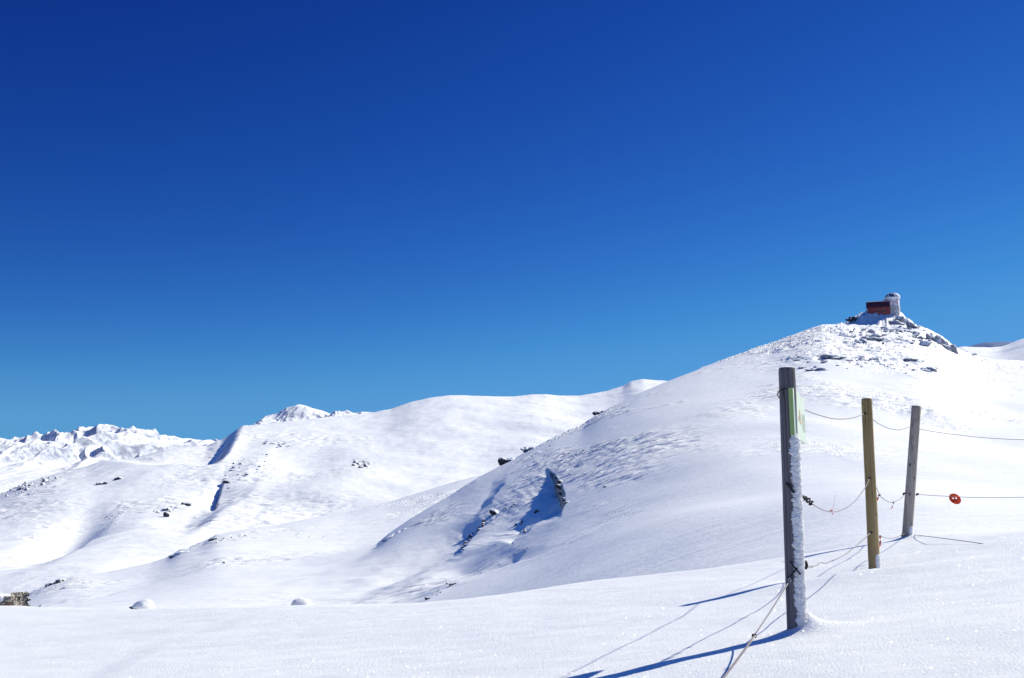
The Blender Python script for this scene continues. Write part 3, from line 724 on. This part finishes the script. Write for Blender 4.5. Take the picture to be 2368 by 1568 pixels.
# ------------------------------------------------------------------ ropes
def rope(name, pts, label, r=.0036, cat='rope', grp='ropes of the fence'):
    ps = [P(*q) for q in pts]; o = empty(name, ps[0], label, cat, grp)
    sp = spline(ps, 12); bm = bmesh.new(); tube_bm(bm, [p - o.location for p in sp], r, 8)
    from_bm('cord', bm, M_ROPE, o, True); return o
def lerpY(x):        # depth along the fence line for a place in the picture
    return float(np.interp(x, [1841, 2021, 2110, 2400], [Y1, Y2, Y3, Y3 + .35]))
def yy(pts, off=0): return [(x, y, lerpY(x) + off) for x, y in pts]
rope('rope', [(1835, 942, Y1 + .03)] + yy([(1860, 948), (1878, 955), (1900, 962), (1920, 967), (1942, 969), (1965, 967.5), (1982, 963)]) + [(1997, 957, Y2 - .052), (2003, 958, Y2), (2016, 969, Y2 + .01)]
     + yy([(2030, 979), (2045, 987), (2060, 992), (2077, 994), (2090, 991), (2100, 988.5)], .0) + [(2107, 988, Y3 - .02), (2117, 989, Y3), (2126, 992, Y3 - .02)]
     + yy([(2170, 1000), (2251, 1010), (2310, 1014.5), (2367, 1016.8), (2450, 1017), (2700, 1002)]), 'topmost thin grey rope strung through the tops of the three posts')
m_ = rope('rope', [(1846, 1138, Y1 - .05), (1850, 1141, Y1 - .03), (1862, 1153, Y1 + .25), (1878, 1165.5, Y1 + .6)] + yy([(1890, 1173), (1905, 1180), (1923, 1183.6), (1940, 1181.5), (1958, 1173), (1975, 1160), (1990, 1142), (2002, 1124)]) + [(2010, 1107, Y2 - .05), (2016, 1112, Y2), (2026, 1128, Y2 + .02)]
     + yy([(2030, 1137), (2036, 1148), (2046, 1156), (2056, 1161), (2067.5, 1160.7), (2073, 1157.5), (2080, 1154.5), (2087, 1148)]) + [(2093, 1142, Y3 - .03), (2104, 1141, Y3 - .065), (2115.6, 1142.8, Y3 - .03)]
     + yy([(2150, 1145.3), (2196, 1148), (2240, 1150), (2273.6, 1150.8), (2320, 1150.6), (2367, 1149.6), (2450, 1146), (2700, 1120)]), 'middle rope with knots and ribbons, sagging between the posts')
l_ = rope('rope', [(1862, 1309.5, Y1 - .01), (1872, 1311.5, Y1 + .2), (1882.3, 1308.4, Y1 + .5), (1889, 1306.5, Y1 + .7), (1896.6, 1300.8, Y1 + .9), (1902, 1301.5, Y1 + 1.1), (1909, 1302, Y1 + 1.3), (1920, 1298, Y1 + 1.6)]
     + yy([(1931.6, 1293.6), (1954, 1281.7), (1982.4, 1259.4), (2000, 1243.5)]) + [(2013, 1232, Y2 - .05), (2020, 1234, Y2), (2031, 1238, Y2 + .02)] + yy([(2040, 1241), (2050, 1244), (2066, 1244), (2082, 1238)]) + [(2092, 1234, Y3 - .03), (2102, 1233.5, Y3 - .065), (2113, 1236.5, Y3 - .03)]
     + [(x, y, on('snow_ground', x, y + k).y) for x, y, k in ((2150, 1241, 14), (2190, 1246, 10), (2230, 1251.3, 6), (2262, 1256, 2), (2290, 1261, -4))], 'lowest rope, kinked near the first post and vanishing into the snow at the right')
# black lashings as parts of the ropes they belong to
def on_face(px, py, extra=0): return P(px, py, Y1 - .062 - extra)
def rel(o, pts): return [p for p in pts]
tube('lashing', [on_face(1818, 1117, -.012), on_face(1822, 1122), on_face(1829, 1130, .004), on_face(1836, 1140, .012)], .0075, M_CORD, m_)
tube('lashing', [P(1849, 1139, Y1 - .03), P(1855, 1146, Y1 + .1), P(1863, 1153, Y1 + .22)], .006, M_CORD, m_)
for k, (x, y) in enumerate([(1861, 1152), (1868, 1157), (1875, 1163)]):
    c = P(x, y, Y1 + .2 + .15 * k); ps = [c + Vector((.012 * math.cos(t * 1.3) * (1 + .3 * math.sin(3 * t)), .010 * math.sin(t * 1.7), .012 * math.sin(t * 1.1 + k))) for t in np.linspace(0, 9, 26)]
    tube('knot', ps, .0045, M_CORD, m_, 3)
tube('knot', [P(1858, 1158, Y1 + .2), P(1861, 1154, Y1 + .2), P(1866, 1159, Y1 + .25), P(1867, 1163, Y1 + .25)], .004, M_CORD, m_)
for (x, y, Y) in ((2089, 1142, Y3 - .05), (2120, 1143.2, Y3 - .02)):
    c = P(x, y, Y); tube('knot', [c + Vector((.014 * math.cos(t), .012 * math.sin(1.6 * t), .012 * math.sin(t * 1.3))) for t in np.linspace(0, 8, 22)], .005, M_CORD, m_, 3)
c = P(2086, 1237, Y3 - .1); tube('knot', [c + Vector((.018 * math.cos(t), .012 * math.sin(1.6 * t), .014 * math.sin(t * 1.3))) for t in np.linspace(0, 8, 22)], .006, M_CORD, l_, 3)
tube('clip', [P(1860.5, 1297, Y1 - .01), P(1863.5, 1302, Y1 - .01), P(1864.5, 1308, Y1 - .01), P(1863, 1313, Y1 - .01), P(1860, 1314.5, Y1 - .01)], .009, M_CORD, l_)
tube('shackle', [P(1865, 1307, Y1 + .0), P(1872, 1308, Y1 + .1), P(1878, 1308.5, Y1 + .15), P(1877, 1312, Y1 + .15), P(1870, 1312.5, Y1 + .1), P(1865, 1312, Y1)], .0035, M_METAL, l_)
# guy rope to the lower left
ga = P(1826, 1341, Y1 - .085)
Yg_ = 5.28; ge = P(1652, 1592, Yg_)
gy = empty('guy_rope', ga, 'taut pale guy rope slanting down left from the first post into the snow', 'rope', 'ropes of the fence')
gp = [ga.lerp(ge, t) + Vector((0, 0, -.02 * math.sin(math.pi * t))) for t in np.linspace(0, 1, 14)]
gp.append(ge + (ge - gp[-2]).normalized() * .25)
bm = bmesh.new(); tube_bm(bm, [p - ga for p in gp], .0040, 8); from_bm('cord', bm, M_ROPE, gy, True)
g2 = [p + Vector((.006, -.005, .002)) for p in gp[7:]]
bm = bmesh.new(); tube_bm(bm, [p - ga for p in g2], .0036, 8); from_bm('cord', bm, M_ROPE, gy, True)
c = gp[7]; tube('knot', [c + Vector((.009 * math.cos(t), .008 * math.sin(t), .008 * math.sin(2.1 * t))) for t in np.linspace(0, 8, 22)], .0035, M_CORD, gy, 3)
tube('lashing', [on_face(1826, 1299, -.008), on_face(1830, 1302, .006), on_face(1835, 1310, .016), on_face(1840, 1316, .022), on_face(1845, 1322, .022), on_face(1850, 1328, .018)], .0052, M_CORD, gy)
tube('lashing', [on_face(1843, 1313, .03), on_face(1839, 1317, .03), on_face(1833, 1325, .024), on_face(1828, 1332, .014)], .0062, M_CORD, gy)
c = on_face(1826.5, 1337.5, .012); tube('shackle', [c + Vector((.012 * math.cos(t), -.004 * math.sin(t), .016 * math.sin(t))) for t in np.linspace(0, 2 * math.pi, 16)], .0035, M_CORD, gy, 2)
c = on_face(1825.5, 1341, .016); tube('shackle', [c + Vector((.007 * math.cos(t), 0, .009 * math.sin(t))) for t in np.linspace(0, 2 * math.pi, 14)], .0035, M_METAL, gy, 2)

# ribbons hung on the ropes
def ribbon(pts, w, m, label, Y, tail=None):
    o = empty('marker_ribbon', P(pts[0][0], pts[0][1], Y), label, 'ribbon', 'orange marker ribbons on the ropes')
    ps = spline([P(x, y, Y + dy) for x, y, dy in pts], 6); bm = bmesh.new(); L = []; n = len(ps)
    for i, p in enumerate(ps):
        a_ = i * .25; s = Vector((math.cos(a_), math.sin(a_) * .6, .15 * math.sin(a_ * 2))) * w * .5 * (1 - .3 * i / n)
        q = p - o.location; L.append([bm.verts.new(q - s), bm.verts.new(q + s), bm.verts.new(q + s + Vector((0, .0012, 0))), bm.verts.new(q - s + Vector((0, .0012, 0)))])
    for q, w_ in zip(L, L[1:]):
        for k in range(4): bm.faces.new((q[k], q[(k + 1) % 4], w_[(k + 1) % 4], w_[k]))
    bm.faces.new(L[0][::-1]); bm.faces.new(L[-1]); from_bm('strip', bm, m, o, True)
    c = Vector((0, 0, 0)); bm = bmesh.new(); tube_bm(bm, spline([c + Vector((.008 * math.cos(t), .007 * math.sin(1.4 * t), .008 * math.sin(t))) for t in np.linspace(0, 7, 14)], 2), .0035, 7)
    from_bm('knot', bm, M_CORD if tail is None else m, o, True)
    return o
ribbon([(2033, 1145, 0), (2030, 1149, -.02), (2027, 1155, -.02), (2026, 1159, 0)], .034, M_RIB, 'bright orange ribbon bunched against the yellow-brown post', lerpY(2033) - .01)
ribbon([(2065, 1162, 0), (2064, 1168, -.01), (2062, 1173, -.01), (2060, 1178, 0)], .016, M_RIBP, 'thin red-pink ribbon hanging at the lowest point between second and third post', lerpY(2065) - .01)
ribbon([(2035, 1240, 0), (2035, 1249, -.01), (2034, 1258, -.01), (2033.5, 1265, 0)], .030, M_RIBP, 'faded salmon ribbon hanging from the lowest rope beside the yellow-brown post', lerpY(2035) - .01)
ribbon([(1921, 1181, 0), (1923, 1185, -.01), (1925, 1190, 0)], .012, M_RIBP, 'tiny red twist tied where the middle rope sags between first and second post', lerpY(1923) - .008, 1)
o = tube('grass_stem', [P(1924, 1183, lerpY(1923)), P(1926, 1172, lerpY(1923)), P(1929, 1158, lerpY(1923)), P(1931, 1145, lerpY(1923))], .0010, M_RIBP)
tag(o, 'hair-thin stalk standing up from the tiny red twist on the middle rope', 'stalk')

# ------------------------------------------------------------------ round red marker on the middle rope
YD = lerpY(2207); cd = P(2207.6, 1153.4, YD - .012); r_ = 13.8 * YD / F0
def curve_mesh(name, loops, thick):
    cu = bpy.data.curves.new(name, 'CURVE'); cu.dimensions = '2D'; cu.fill_mode = 'BOTH'; cu.extrude = thick; cu.bevel_depth = thick * .3
    for lp in loops:
        sp = cu.splines.new('POLY'); sp.points.add(len(lp) - 1); sp.use_cyclic_u = True
        for i, (x, y) in enumerate(lp): sp.points[i].co = (x, y, 0, 1)
    t = bpy.data.objects.new('tmp', cu); COL.objects.link(t); dg = bpy.context.evaluated_depsgraph_get()
    me = bpy.data.meshes.new_from_object(t.evaluated_get(dg)); bpy.data.objects.remove(t); me.name = name; return me
circ = [(r_ * math.cos(t), r_ * math.sin(t)) for t in np.linspace(0, 2 * math.pi, 64, endpoint=False)]
def slot(cx, cy, w, h): return [(cx - w, cy - h), (cx + w, cy - h), (cx + w, cy + h), (cx - w, cy + h)]
me = curve_mesh('disc', [circ, slot(-.33 * r_, .12 * r_, .17 * r_, .17 * r_), slot(.24 * r_, .12 * r_, .17 * r_, .17 * r_)], .002)
me.materials.clear(); me.materials.append(M_RED)
dk = empty('marker_disc', cd, 'round red plastic marker disc with two slots hung on the middle rope', 'marker'); dk.rotation_euler = (R(60), 0, R(9))
link('disc', me, dk)
bm = bmesh.new(); tube_bm(bm, [Vector((-.98 * r_, .35 * r_, .004)), Vector((-.3 * r_, .2 * r_, .006)), Vector((.3 * r_, .28 * r_, .006)), Vector((.95 * r_, .35 * r_, .004))], .0045, 8); from_bm('threaded_cord', bm, M_RED, dk, True)
o = tube('string', [P(2195, 1149, YD), P(2194, 1160, YD), P(2193.5, 1176, YD)], .0010, M_ROPE); tag(o, 'thin loose string hanging just left of the red disc', 'string')

# ------------------------------------------------------------------ sign on the first post
na, fa = Y1 - .075, Y1 + .33
c0 = [P(1832.5, 896.6, na), P(1858.9, 923.6, fa), P(1864, 1026.8, fa), P(1837.6, 1005.8, na)]     # top near, top far, bottom far, bottom near
sg = empty('sign_board', c0[3], 'pale green board seen edge-on, on the first post above the snow crust', 'sign')
ex = c0[1] - c0[0]; ez = c0[0] - c0[3]; n_ = ex.cross(ez).normalized()
if n_.x < 0: n_ = -n_
M_SG = plain('sign_green', (.64, .72, .62), .5, .4, 15, 0, .05)
M_SE = plain('sign_edge', (.30, .42, .16), .6, .3, 15, 0, .08)
M_SB = plain('sign_blue', (.34, .52, .58), .5, .3, 15, 0, .05)
M_SO = plain('sign_orange', (.85, .60, .40), .5, .3, 15, 0, .05)
M_ST = plain('sign_ink', (.42, .46, .42), .6, .3, 15, 0, .05)
def quad_box(name, u0, u1, v0, v1, dn, th, m, parent=sg):
    o0 = c0[3] - sg.location + ex * u0 + ez * v0 + n_ * dn; bm = bmesh.new()
    box_bm(bm, o0, ex * (u1 - u0), n_ * th, ez * (v1 - v0)); return from_bm(name, bm, m, parent)
quad_box('board', 0, 1, 0, 1, -.026, .026, M_SG)
quad_box('edge_strip', -.012, -.001, 0, 1, -.0265, .0265, M_SE)
quad_box('blue_strip', .05, .22, .02, .78, 0, .0015, M_SB)
quad_box('bracket', .1, .3, -.035, -.002, -.024, .02, M_SG)
# warning triangle outline
def tri(u, v): return c0[3] - sg.location + ex * u + ez * v + n_ * .002
bm = bmesh.new(); T = [tri(.38, .40), tri(.66, .36), tri(.50, .66)]; cen = (T[0] + T[1] + T[2]) / 3; In = [cen + (t - cen) * .72 for t in T]
vo_ = [bm.verts.new(t) for t in T]; vi_ = [bm.verts.new(t) for t in In]; vb = [bm.verts.new(t + n_ * .001) for t in T]; vc = [bm.verts.new(t + n_ * .001) for t in In]
for k in range(3):
    j = (k + 1) % 3
    bm.faces.new((vb[k], vb[j], vc[j], vc[k])); bm.faces.new((vo_[k], vo_[j], vb[j], vb[k])); bm.faces.new((vi_[j], vi_[k], vc[k], vc[j]))
from_bm('warning_triangle', bm, M_SO, sg)
quad_box('triangle_mark', .48, .54, .42, .52, .0015, .001, M_ST)
bm = bmesh.new(); rg = random.Random(3)
for v in np.linspace(.60, .24, 13):
    u = .70
    while u < .95:
        w = rg.uniform(.02, .05); box_bm(bm, c0[3] - sg.location + ex * u + ez * float(v) + n_ * .0012, ex * w, n_ * .0006, ez * .008); u += w + .012
from_bm('small_print', bm, M_ST, sg)

# ------------------------------------------------------------------ stone hut corner, snowed boulders by the near edge
def stone_mat():
    m, nt, b = mat('stone_wall'); g = nt.nodes.new('ShaderNodeTexCoord').outputs['Object']
    vo = nt.nodes.new('ShaderNodeTexVoronoi'); vo.feature = 'DISTANCE_TO_EDGE'; mp = nt.nodes.new('ShaderNodeMapping'); mp.inputs['Scale'].default_value = (3.5, 3.5, 6)
    nt.links.new(g, mp.inputs[0]); wn = noise_n(nt, g, 6, 3); va = nt.nodes.new('ShaderNodeVectorMath'); va.operation = 'ADD'
    nt.links.new(mp.outputs[0], va.inputs[0]); nt.links.new(wn.outputs['Color'], va.inputs[1]); nt.links.new(va.outputs[0], vo.inputs[0])
    v2 = nt.nodes.new('ShaderNodeTexVoronoi'); nt.links.new(va.outputs[0], v2.inputs[0]); v2.inputs['Scale'].default_value = 1; vo.inputs['Scale'].default_value = 1
    s = nt.nodes.new('ShaderNodeSeparateColor'); nt.links.new(v2.outputs['Color'], s.inputs[0])
    c = mixc(nt, s.outputs[0], (.38, .34, .29), (.56, .51, .44)); c = mixc(nt, ramp(nt, s.outputs[1], [(.88, 0), (.92, 1)]), c, (.26, .13, .09))
    n = noise_n(nt, g, 14, 5, .7); c = mixc(nt, ramp(nt, n.outputs[0], [(.3, .6), (.6, 0)]), c, (.12, .10, .09))
    c = mixc(nt, ramp(nt, vo.outputs[0], [(.02, .8), (.08, 0)]), c, (.09, .08, .07)); nt.links.new(c, b.inputs['Base Color']); b.inputs['Roughness'].default_value = .9
    nt.links.new(bump(nt, ramp(nt, vo.outputs[0], [(0, 0), (.15, 1)]), .06), b.inputs['Normal']); return m
M_STONE = stone_mat()
YH = 42.; kH = YH / F0
corner = P(25, 1372, YH); hu = empty('stone_hut', corner - Vector((0, 0, 2.2)), 'rough stone hut corner with snow on its roof at the bottom left edge', 'hut')
def wall_bm(bm, o, ex_, ez_, thick, nx, nz, seed, hole=None):
    nrm = ex_.cross(ez_).normalized(); V = []
    for j in range(nz + 1):
        row = []
        for i in range(nx + 1):
            u, v = i / nx, j / nz; q = .035 * float(fbm(np.array(u * nx * .45 + seed), np.array(v * nz * .45), 3, seed))
            e_ = .05 * float(perlin(np.array(v * nz * .5), np.array(3. + seed), 2)) if i in (0, nx) and False else 0
            row.append(bm.verts.new(o + ex_ * u + ez_ * v + nrm * (q + e_)))
        V.append(row)
    for j in range(nz):
        for i in range(nx):
            if hole and hole[0] <= i < hole[1] and hole[2] <= j < hole[3]: continue
            bm.faces.new((V[j][i], V[j][i + 1], V[j + 1][i + 1], V[j + 1][i]))
    return V
Hh = 2.2; dl = Vector((.52, .85, 0)).normalized()             # right-hand face runs back to the right
wr_ = 38 * kH / (dl.x - corner.x / corner.y * dl.y)
bm = bmesh.new(); wall_bm(bm, Vector((0, 0, 0)), dl * wr_, Vector((0, 0, Hh + .02)), 0, 26, 66, 2, (12, 15, 57, 62))
from_bm('lit_wall', bm, M_STONE, hu)
dk_ = Vector((-1, .10, 0)).normalized()
bm = bmesh.new(); wall_bm(bm, dk_ * 6, -dk_ * 6, Vector((0, 0, Hh - .1)), 0, 60, 40, 5); from_bm('shaded_wall', bm, M_STONE, hu)
bm = bmesh.new(); box_bm(bm, dk_ * 6 + dl * .12 - dk_ * .0, -dk_ * 5.86, dl * (wr_ * .8), Vector((0, 0, Hh - .15))); from_bm('core', bm, M_CORD, hu)
bm = bmesh.new(); nX, nY = 60, 16; V = []
for j in range(nY + 1):
    V.append([])
    for i in range(nX + 1):
        u, v = i / nX, j / nY; edge = min(1, 6 * min(u + .02, 1.02 - u)) ** .5 * min(1, 5 * min(v + .02, 1.02 - v)) ** .5
        p = dk_ * (6.2 * (1 - u) + .28) + dl * (-.10 + (wr_ + .12) * v) + Vector((0, 0, Hh - .12 + edge * (.26 + .05 * float(perlin(np.array(u * 5), np.array(v * 2.), 3))) * (1 - .75 * u * u)))
        V[-1].append(bm.verts.new(p))
for j in range(nY):
    for i in range(nX): bm.faces.new((V[j][i], V[j][i + 1], V[j + 1][i + 1], V[j + 1][i]))
lp = [e for e in bm.edges if e.is_boundary]; r = bmesh.ops.extrude_edge_only(bm, edges=lp)
for v in [g for g in r['geom'] if isinstance(g, bmesh.types.BMVert)]: v.co.z -= .18
from_bm('roof_snow', bm, M_DRIFT, hu, True)
# ragged stones at the open end
rg = random.Random(9)
for k in range(9):
    o = link('stone', rocks_of('dark')[k % 6], hu); me2 = o.data
    p = dl * (wr_ + rg.uniform(-.05, .10)) + Vector((0, 0, 1.55 + k * .075)); o.location = p; s_ = rg.uniform(.06, .12); o.scale = (s_ * 1.3, s_, s_ * .8); o.rotation_euler = (0, rg.uniform(-.4, .4), rg.uniform(0, 3))
M_STONE2 = M_STONE
def snow_boulder(px, py, w, h, Y, label, undercut, seed):
    p = P(px, py, Y); k = Y / F0; e = empty('boulder', p, label, 'boulder')
    me = rock_me('stone', seed, M_ROCK, .8); o = link('stone', me, e); o.scale = (w * k * .46, w * k * .4, h * k * .5); o.location = (-.03, .0, h * k * .0)
    bm = bmesh.new(); r = bmesh.ops.create_icosphere(bm, subdivisions=4, radius=1)
    for v in bm.verts:
        c = v.co.copy(); q = float(fbm(np.array(c.x * 1.6 + seed), np.array(c.y * 1.6 + c.z), 3, seed)) * .08
        x = c.x; top = 1.0 + (.25 * x if undercut else 0)
        v.co = Vector((c.x * w * k * .5, c.y * w * k * .5, (max(c.z, -.25 if not undercut or x > -.1 else -.05)) * h * k * top)) * (1 + q)
    from_bm('snow_cap', bm, M_DRIFT, e, True)
snow_boulder(331, 1404, 48, 17, 17.5, 'small boulder under a rounded snow cap, dark foot showing, left on the near snow edge', True, 51)
snow_boulder(697, 1401, 50, 18, 17.0, 'low white hump of a fully snowed-over boulder in the centre of the near snow edge', False, 53)

# ------------------------------------------------------------------ observatory
M_HUT = plain('painted_red', (.27, .06, .055), .6, .3, 3, 0, .25)
M_ROOFR = plain('roof_red', (.16, .03, .04), .5, .3, 3, 0, .25)
def frost_mat(name, base, lo, hi, sc, st=(1, 1, 1)):
    m, nt, b = mat(name); g = nt.nodes.new('ShaderNodeTexCoord').outputs['Object']; n = noise_n(nt, g, sc, 5, .65, st)
    nt.links.new(mixc(nt, ramp(nt, n.outputs[0], [(lo, 0), (hi, 1)]), base, (.80, .80, .88)), b.inputs['Base Color']); b.inputs['Roughness'].default_value = .7
    nt.links.new(bump(nt, n.outputs[0], .2), b.inputs['Normal']); return m
M_FT = frost_mat('frosted_red', (.35, .05, .07), .28, .52, 1, (1.2, 1.2, .5)); M_FS = frost_mat('frosted_stone', (.18, .19, .2), .35, .65, 2)
M_DOME = frost_mat('frosted_dome', (.03, .05, .13), .50, .58, .9)
M_RIMC = plain('rime_white', (.82, .84, .9), .7, .2, 3, .1, .05)
bp = on(H, 2040, 721); YO = bp.y + 1.0; kO = YO / F0
print('observatory distance', YO)
def O(px, py, dy=0): return P(px, py, YO + dy)
ob_ = empty('observatory', O(2040, 724), 'red hut with frosted domed tower on top of the snowy hill', 'observatory')
rot = Matrix.Rotation(R(-20), 3, 'Z'); e1 = rot @ Vector((1, 0, 0)); e2 = rot @ Vector((0, 1, 0)); up = Vector((0, 0, 1))
hl = 46 * kO / .93; dp = 4.6; zr = O(0, 697.5).z; ze = O(0, 710).z; zb = O(0, 729).z
c00 = O(2005.5, 724); c00.z = zb; L0 = ob_.location
bm = bmesh.new(); box_bm(bm, c00 - L0, e1 * hl, e2 * dp, up * (ze - zb)); 
for s in (0, 1):
    q = c00 + e1 * hl * s - L0 + up * (ze - zb); v = [bm.verts.new(q), bm.verts.new(q + e2 * dp), bm.verts.new(q + e2 * dp / 2 + up * (zr - ze))]; bm.faces.new(v if s == 0 else v[::-1])
from_bm('hut_wall', bm, M_HUT, ob_)
bm = bmesh.new(); ov = .55
for sgn in (0, 1):
    ea = c00 - L0 + up * (ze - zb) + (e2 * dp if sgn else Vector((0, 0, 0))) - e1 * ov
    rd = c00 - L0 + e2 * dp / 2 + up * (zr - zb) - e1 * ov; sl_ = (ea - rd); ea = rd + sl_ * 1.2
    box_bm(bm, ea + up * .02, e1 * (hl + ov), rd - ea, up * .16)
from_bm('roof', bm, M_ROOFR, ob_)
bm = bmesh.new(); rd = c00 - L0 + e2 * dp / 2 + up * (zr - zb + .16) - e1 * ov; tube_bm(bm, [rd + up * .02, rd + e1 * (hl + ov) + up * .02], .17, 8); from_bm('ridge_snow', bm, M_RIMC, ob_)
for f in (.42, .68):
    bm = bmesh.new(); box_bm(bm, c00 - L0 + e1 * hl * f - e2 * .08 + up * (ze - zb) * .30, e1 * .8, e2 * .06, up * 1.0); w_ = from_bm('window', bm, M_CORD, ob_)
    bm = bmesh.new(); q = c00 - L0 + e1 * (hl * f - .08) - e2 * .12 + up * ((ze - zb) * .30 - .1); box_bm(bm, q, e1 * .96, e2 * .05, up * .1); box_bm(bm, q + up * 1.11, e1 * .96, e2 * .05, up * .1); f_ = from_bm('frame', bm, M_RIMC); f_.parent = w_
tc_ = O(2064, 724, 1.5); rt = 16.2 * kO; zt = O(0, 690.5).z
def lathe(name, prof, cx_, n, m, smooth=True, parent=ob_, a0=0):
    bm = bmesh.new(); R_ = []
    for r, z in prof: R_.append([bm.verts.new(Vector((cx_.x + r * math.cos(a0 + 2 * math.pi * k / n), cx_.y + r * math.sin(a0 + 2 * math.pi * k / n), z)) - L0) for k in range(n)])
    for q, w in zip(R_, R_[1:]):
        for k in range(n): bm.faces.new((q[k], q[(k + 1) % n], w[(k + 1) % n], w[k]))
    bm.faces.new(R_[-1]); return from_bm(name, bm, m, parent, smooth)
lathe('tower_base', [(rt * 1.03, zb - 1), (rt * 1.03, O(0, 708).z), (rt, O(0, 707.5).z)], tc_, 10, M_FS, False, a0=.3)
lathe('tower_wall', [(rt * .99, O(0, 707.4).z), (rt * .99, zt)], tc_, 10, M_FT, False, a0=.3)
lathe('dome_rim', [(rt * 1.0, zt + .01), (rt * 1.12, zt + .2), (rt * 1.12, zt + .55), (rt * 1.0, zt + .75)], tc_, 28, M_RIMC)
rdm = rt * 1.04; hd = O(0, 676.5).z - zt - .5
do = lathe('dome', [(rdm * math.cos(t), zt + .5 + hd * math.sin(t)) for t in np.linspace(0, math.pi / 2 - .04, 14)], tc_, 28, M_DOME)
bm = bmesh.new(); rows = []
for i in range(13):                # thick rime on the weather side of the dome
    t = i / 12 * 1.35; rows.append([])
    for k in range(19):
        a = R(-95) + k / 18 * R(150); ed = min(1, 4 * min(k / 18, 1 - k / 18) + .02) * min(1, 3.5 * (1 - i / 12) + .02)
        rr = (1.0 + .10 * ed * (1 + .5 * float(perlin(np.array(k * .8), np.array(i * .9), 4)))) - .02
        rows[-1].append(bm.verts.new(Vector((tc_.x + rdm * rr * math.cos(t) * math.cos(a), tc_.y + rdm * rr * math.cos(t) * math.sin(a), zt + .5 + hd * rr * math.sin(t))) - L0))
for q, w in zip(rows, rows[1:]):
    for k in range(18): bm.faces.new((q[k], q[k + 1], w[k + 1], w[k]))
r_me = from_bm('rime', bm, M_RIMC, None, True); r_me.parent = do
bm = bmesh.new(); q = O(2074, 706, 1.5 - rt * 1.03) - L0; q.y += rt * .28; box_bm(bm, q, Vector((4.2 * kO, rt * .16, 0)), Vector((0, .1, 0)), up * 12.5 * kO); from_bm('red_panel', bm, M_HUT, ob_)
bm = bmesh.new(); q = O(2045, 722, .2) - L0; box_bm(bm, q, Vector((7 * kO, 0, 0)), Vector((0, 3, 0)), up * 29.5 * kO); from_bm('stair_block', bm, M_HUT, ob_)

# ------------------------------------------------------------------ past 300 of a kind, the smallest stones become one field of stones
rk = [o for o in bpy.data.objects if o.name.split('.')[0] == 'rock' and not o.parent and o.type == 'MESH']
bpy.context.view_layer.update()
rk.sort(key=lambda o: -o.scale.x / max(1, o.location.y))
left = rk[285:]
if left:
    bm = bmesh.new()
    for o in left:
        n0 = len(bm.verts); bm.from_mesh(o.data); bm.verts.ensure_lookup_table()
        bmesh.ops.transform(bm, matrix=o.matrix_basis, verts=bm.verts[n0:])
    f_ = from_bm('scattered_stones', bm, M_RIME); tag(f_, 'tiniest stones strewn over the snowy slopes', 'stones', kind='stuff')
    for o in left: bpy.data.objects.remove(o)
for g_ in {o.get('group') for o in bpy.data.objects if o.get('group')}:
    m__ = [o for o in bpy.data.objects if o.get('group') == g_]
    if len(m__) == 1: del m__[0]['group']
